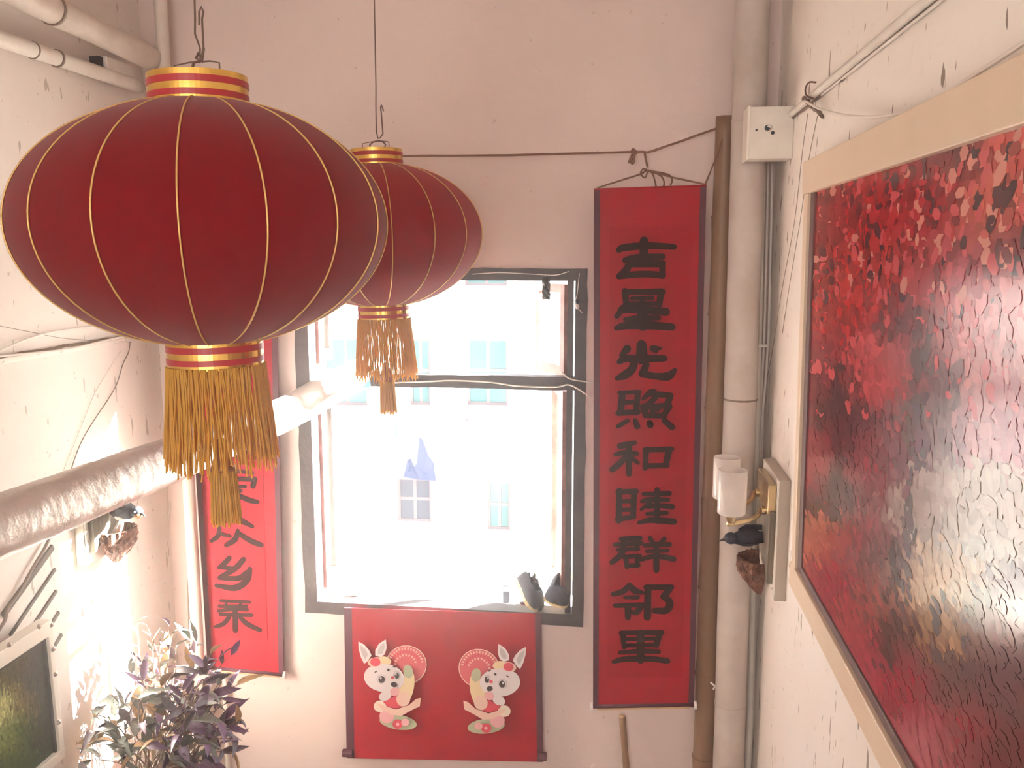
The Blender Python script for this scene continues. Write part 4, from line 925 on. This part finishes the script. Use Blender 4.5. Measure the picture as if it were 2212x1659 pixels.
LM = {k: [leaf_mesh('leaf', M['leaf_' + k], c, f, w) for c, f, w in ((.15, .5, .14), (.4, .7, .17), (.05, .3, .19), (.7, .6, .13))] for k in 'pgdy'}
root_pt = aY(345, 1700, 3.35)
tips = [(297, 1350, 3.45), (318, 1352, 3.4), (365, 1350, 3.45), (372, 1370, 3.4), (412, 1362, 3.45), (424, 1385, 3.4), (455, 1412, 3.4), (470, 1425, 3.35), (500, 1415, 3.4), (512, 1480, 3.4), (292, 1425, 3.35), (285, 1455, 3.35), (330, 1390, 3.4), (345, 1400, 3.35), (240, 1500, 3.25), (215, 1505, 3.3), (165, 1540, 3.2), (180, 1545, 3.2), (200, 1580, 3.15), (178, 1645, 3.1), (230, 1600, 3.1), (262, 1640, 3.1), (290, 1630, 3.1), (270, 1560, 3.15), (310, 1560, 3.1), (255, 1530, 3.2), (300, 1510, 3.2), (335, 1540, 3.15), (345, 1470, 3.3), (380, 1450, 3.3), (395, 1490, 3.2), (420, 1470, 3.25), (440, 1440, 3.35), (450, 1500, 3.2), (470, 1480, 3.3), (480, 1510, 3.3), (487, 1520, 3.35), (430, 1550, 3.1), (465, 1560, 3.15), (500, 1552, 3.25), (528, 1577, 3.25), (510, 1560, 3.2), (400, 1580, 3.05), (440, 1610, 3.05), (480, 1620, 3.1), (497, 1625, 3.15), (350, 1600, 3.05), (370, 1640, 3.05), (420, 1650, 3.05), (460, 1650, 3.1), (320, 1610, 3.05), (390, 1530, 3.15), (360, 1500, 3.2), (410, 1420, 3.4), (330, 1440, 3.35), (310, 1470, 3.3), (445, 1475, 3.3), (380, 1400, 3.4), (500, 1595, 3.2), (250, 1580, 3.1)]
nleaf = 0
for (tx, ty, tY) in tips:
    tip = aY(tx, ty, tY); tip.x = max(tip.x, XL + .05); base = root_pt + Vector((rnd.uniform(-.10, .16), rnd.uniform(-.12, .1), rnd.uniform(-.02, .08)))
    mid = base.lerp(tip, .5) + Vector((rnd.uniform(-.04, .04), rnd.uniform(-.04, .04), rnd.uniform(.06, .16)))
    pts = bez(base, mid, tip, 9)
    part(MB().tube(pts, [.0045 - .0003 * i for i in range(10)], 6), 'stem', M['stem'], plant)
    k = 5 if ty < 1640 else 4
    for q in range(k):
        if nleaf >= 298: break
        t = .45 + .55 * (q + 1) / k if k > 1 else 1; i = min(8, int(t * 9)); p = pts[i].lerp(pts[i + 1], t * 9 - i) if i < 9 else pts[-1]
        ax = (pts[min(9, i + 1)] - pts[max(0, i - 1)]).normalized()
        out = Vector((rnd.gauss(0, 1), rnd.gauss(0, .7), rnd.gauss(0, .7))); out = (out - ax * out.dot(ax)).normalized()
        dirv = (ax * (1.0 if q == k - 1 else .75) + out * rnd.uniform(.35, .9)).normalized()
        if t < .7: dirv.z -= .2
        dirv.normalize()
        kk = ('g' if rnd.random() < .75 else 'd') if tx < 300 else rnd.choice('pppdg' if tx > 380 else 'gdpgy')
        if rnd.random() < .06: kk = 'y'
        L = rnd.uniform(.07, .135) * (.8 if ty < 1450 else 1)
        if p.x + dirv.x * L < XL + .03: dirv.x = abs(dirv.x); dirv.normalize()
        o = bpy.data.objects.new('leaf', rnd.choice(LM[kk])); COL.objects.link(o); o.parent = plant
        rot = dirv.to_track_quat('X', 'Z').to_matrix().to_4x4() @ Matrix.Rotation(rnd.uniform(-1.2, 1.2), 4, 'X')
        o.matrix_local = Matrix.Translation(p - plant.location) @ rot @ Matrix.Scale(L, 4)
        nleaf += 1
# thicket of bare stems in the middle
for i in range(46):
    a = root_pt + Vector((rnd.uniform(-.12, .2), rnd.uniform(-.15, .1), rnd.uniform(.0, .1))); b = aY(rnd.uniform(290, 480), rnd.uniform(1470, 1600), rnd.uniform(3.12, 3.4))
    part(MB().tube(bez(a, (a + b) / 2 + Vector((rnd.uniform(-.07, .07), rnd.uniform(-.05, .05), rnd.uniform(.0, .1))), b, 7), .003, 5), 'stem', M['stem'], plant)
pot_c = aY(350, 1800, 3.33)
M['clay'] = mat('pot_clay', (.32, .16, .10), .7, c2=(.26, .13, .08), nscale=10)
part(MB().lathe([(0, -.02), (.09, -.02), (.11, .10), (.125, .17), (.135, .17), (.135, .2), (.118, .2), (.11, .17), (0, .16)], 32, pot_c), 'pot', M['clay'], plant, smooth=True)
sh = thing('wall_shelf', 'plain shelf on left wall under the plant pot', 'shelf', (XL, pot_c.y, pot_c.z - .05))
part(MB().box((XL, pot_c.y - .3, pot_c.z - .05), (pot_c.x + .2, pot_c.y + .3, pot_c.z - .022)), 'shelf_board', M['taupe'], sh, bevel=.003)

# ------------------------------------------------------------------ outside
M['fac'] = mat('facade_white', (.82, .80, .77), .7, c2=(.76, .74, .71), nscale=1.2)
M['teal'] = mat('teal_glass', (.075, .16, .165), .15, spec=.2, c2=(.10, .19, .19), nscale=2)
M['wframe'] = mat('facade_frame', (.17, .13, .135), .5)
M['ground_m'] = mat('ground_concrete', (.68, .66, .62), .8, c2=(.60, .58, .54), nscale=1)
M['dkroom'] = mat('dark_room', (.06, .065, .09), .7)
M['cloth_navy'] = mat('cloth_navy', (.035, .05, .11), .8); M['cloth_blue'] = mat('cloth_blue', (.10, .16, .36), .8); M['cloth_white'] = mat('cloth_white', (.8, .8, .82), .8)
struct(MB().box((-24, YB + RT_T + .3, -4.3), (20, 40, -4)).build('ground', M['ground_m']))
YF = 16.0
fx0, fx1 = -13.0, 12.0; fz0, fz1 = -4.0, ZC + 2.6
ap = thing('apartment_building', 'white apartment block across the yard seen through window', 'building', (-2, YF + 2, fz0))
wins = [(1008, 1097, 732, 876), (885, 928, 732, 876), (1003, 1095, 560, 617), (1053, 1102, 1043, 1146), (858, 930, 1036, 1128), (700, 790, 730, 876)]
rects = []
for (x0, x1, y0, y1) in wins:
    a, b = aY(x0, y1, YF), aY(x1, y0, YF); rects.append((a.x, b.x, a.z, b.z))
def wallrect(mb, holes, x0, x1, z0, z1, y0, y1):
    xs = sorted({x0, x1} | {h for r in holes for h in r[:2]}); zs = sorted({z0, z1} | {h for r in holes for h in r[2:]})
    for i in range(len(xs) - 1):
        run = None
        for j in range(len(zs) - 1):
            cx, cz = (xs[i] + xs[i + 1]) / 2, (zs[j] + zs[j + 1]) / 2
            if any(r[0] < cx < r[1] and r[2] < cz < r[3] for r in holes): continue
            mb.box((xs[i], y0, zs[j]), (xs[i + 1], y1, zs[j + 1]))
mb = MB(); wallrect(mb, rects, fx0, fx1, fz0, fz1, YF, YF + .3); part(mb, 'wall', M['fac'], ap)
part(MB().box((fx0, YF + .3, fz0), (fx1, YF + 5, fz1)), 'building_core', M['dkroom'], ap)
part(MB().box((fx0 - .2, YF - .25, fz1), (fx1 + .2, YF + 5.1, fz1 + .2)), 'roof_slab', M['fac'], ap)
for i, (x0, x1, z0, z1) in enumerate(rects):
    f = .05; mb = MB(); mb.box((x0, YF + .1, z0), (x0 + f, YF + .16, z1)); mb.box((x1 - f, YF + .1, z0), (x1, YF + .16, z1)); mb.box((x0 + f, YF + .105, z0), (x1 - f, YF + .155, z0 + f)); mb.box((x0 + f, YF + .105, z1 - f), (x1 - f, YF + .155, z1))
    xm = (x0 + x1) / 2; zm = z0 + (z1 - z0) * .52; mb.box((xm - .03, YF + .11, z0 + f), (xm + .03, YF + .15, zm - .03)); mb.box((xm - .03, YF + .11, zm + .03), (xm + .03, YF + .15, z1 - f)); mb.box((x0 + f, YF + .108, zm - .03), (x1 - f, YF + .152, zm + .03))
    w = part(mb, 'window', M['wframe'], ap)
    m = M['dkroom'] if i == 4 else M['teal']
    for (a, b) in ((x0 + f, xm - .03), (xm + .03, x1 - f)):
        for (c, d) in ((z0 + f, zm - .03), (zm + .03, z1 - f)):
            subpart(MB().box((a, YF + .12, c), (b, YF + .14, d)), 'pane', m, w, ap)
    part(MB().box((x0 - .1, YF - .08, z0 - .06), (x1 + .1, YF, z0)), 'window_ledge', M['fac'], ap)
# laundry
def laundry(name, label, cat, outline, Y, m, th=.03):
    pts = [aY(x, y, Y) for x, y in outline]
    for i, p in enumerate(pts): p.y = Y + .08 * noise.noise(Vector((i * 1.1, Y, 0)))
    return tag(MB().slab(pts, (0, th, 0)).build(name, m), label, cat, 'laundry in the yard')
YLn = 13.5
laundry('coat', 'dark blue skirt-like coat drying in the yard', 'clothing', [(905, 945), (912, 950), (925, 985), (935, 1000), (942, 1038), (905, 1036), (870, 1032), (878, 995), (888, 990), (895, 1005), (900, 1002)], YLn, M['cloth_navy'])
laundry('shirt', 'blue shirt sleeve hanging at left of the yard laundry', 'clothing', [(845, 915), (858, 913), (858, 940), (848, 948)], YLn, M['cloth_blue'])
laundry('towel', 'small blue cloth hanging right of the dark coat', 'clothing', [(936, 986), (948, 996), (946, 1012), (937, 1004)], YLn, M['cloth_blue'])
laundry('shirt', 'white shirt hanging above the dark coat in yard', 'clothing', [(860, 960), (880, 940), (905, 938), (915, 955), (905, 990), (870, 990)], YLn + .1, M['cloth_white'])
a, b = aY(838, 913, YLn), aY(960, 912, YLn)
tag(MB().tube([a + Vector((-1.5, 0, .0)), b + Vector((1.8, 0, 0.05))], .02, 8).build('drying_pole', M['wframe']), 'drying pole carrying laundry across the yard', 'pole')
for i, x in enumerate((790, 1010)):
    p = aY(x, 905, YLn + .055); tag(MB().tube([(p.x, p.y, -4), p + Vector((0, 0, .1))], .03, 8).build('pole_post', M['wframe']), ['left post holding the drying pole in yard', 'right post holding the drying pole in yard'][i], 'post')
# teal tube, spout, yellow bamboo, lean-to roof
M['tealtube'] = mat('teal_tube', (.12, .34, .36), .5); M['yel'] = mat('yellow_bamboo', (.66, .50, .16), .5)
a, b = aY(843, 1133, 9), aY(872, 1166, 9)
p3 = b + (b - a) * .05
tag(MB().tube([a, p3], .045, 12).build('tube', M['tealtube'], smooth=True), 'short teal tube slanting in the yard', 'tube')
c = aY(741, 1037, 5.2)
sp = thing('spout_pipe', 'grey round spout end poking in at left of window opening', 'pipe', c)
part(MB().tube([c + Vector((-.30, .1, .06)), c], .034, 18, cap=False), 'spout', M['pipe_d'], sp, smooth=True, solid=.004); part(MB().tube([c + Vector((-.28, .1, .02)), Vector((c.x - .28, YB + RT_T - .005, c.z + .02))], .015, 10), 'bracket', M['wframe'], sp)
a, b = aY(1070, 1238, 4.9), aY(1240, 1240, 4.9)
br = thing('bamboo_rod', 'yellow bamboo rod outside above the shoes', 'rod', a)
part(MB().tube([a, b + Vector((.9, 0, 0))], .018, 10), 'culm', M['yel'], br, smooth=True)
for dx in (.3, .8): part(MB().tube([b + Vector((dx, 0, -.03)), Vector((b.x + dx, YB + RT_T - .005, b.z - .03))], .012, 8), 'bracket', M['wframe'], br)
M['tin'] = mat('green_tin', (.42, .52, .48), .5, c2=(.5, .58, .54), nscale=3)
r0 = thing('lean_to_roof', 'pale green corrugated lean-to roof below window outside', 'roof', aY(840, 1290, 8.5))
for i in range(26):
    x = 770 + i * 6.5
    a, b = aY(x - 3, 1290, 7.6), aY(x + 5, 1242, 9.2); part(MB().tube([a, b], .022, 6), 'corrugation', M['tin'], r0)
qa = [aY(765, 1292, 7.6), aY(940, 1292, 7.6), aY(945, 1243, 9.2), aY(772, 1243, 9.2)]
part(MB().slab(qa, (0, 0, -.03)), 'sheet', M['tin'], r0)
for x, y in ((775, 7.7), (930, 7.7), (780, 9.1), (935, 9.1)):
    p = aY(x, 1290 if y < 8 else 1244, y); part(MB().tube([(p.x, p.y, -4), (p.x, p.y, p.z - .02)], .04, 8), 'post', M['wframe'], r0)
# scatter volume added in the stairwell to imitate lens glare around the window
hz = bpy.data.materials.new('glare_haze'); hz.use_nodes = True; nt = hz.node_tree; nt.nodes.remove(nt.nodes['Principled BSDF'])
vsn = nt.nodes.new('ShaderNodeVolumeScatter'); vsn.inputs['Density'].default_value = .022; vsn.inputs['Anisotropy'].default_value = .9; vsn.inputs['Color'].default_value = (1, .97, .98, 1)
nt.links.new(vsn.outputs[0], nt.nodes['Material Output'].inputs['Volume'])
HAZE = True
if HAZE:
    o = MB().box((XL + .001, YR + .001, .001), (XR - .001, YB + .5, ZT - .001)).build('glare_haze', hz)
    tag(o, 'faint added haze filling the stairwell to imitate lens glare', 'haze'); o['kind'] = 'stuff'
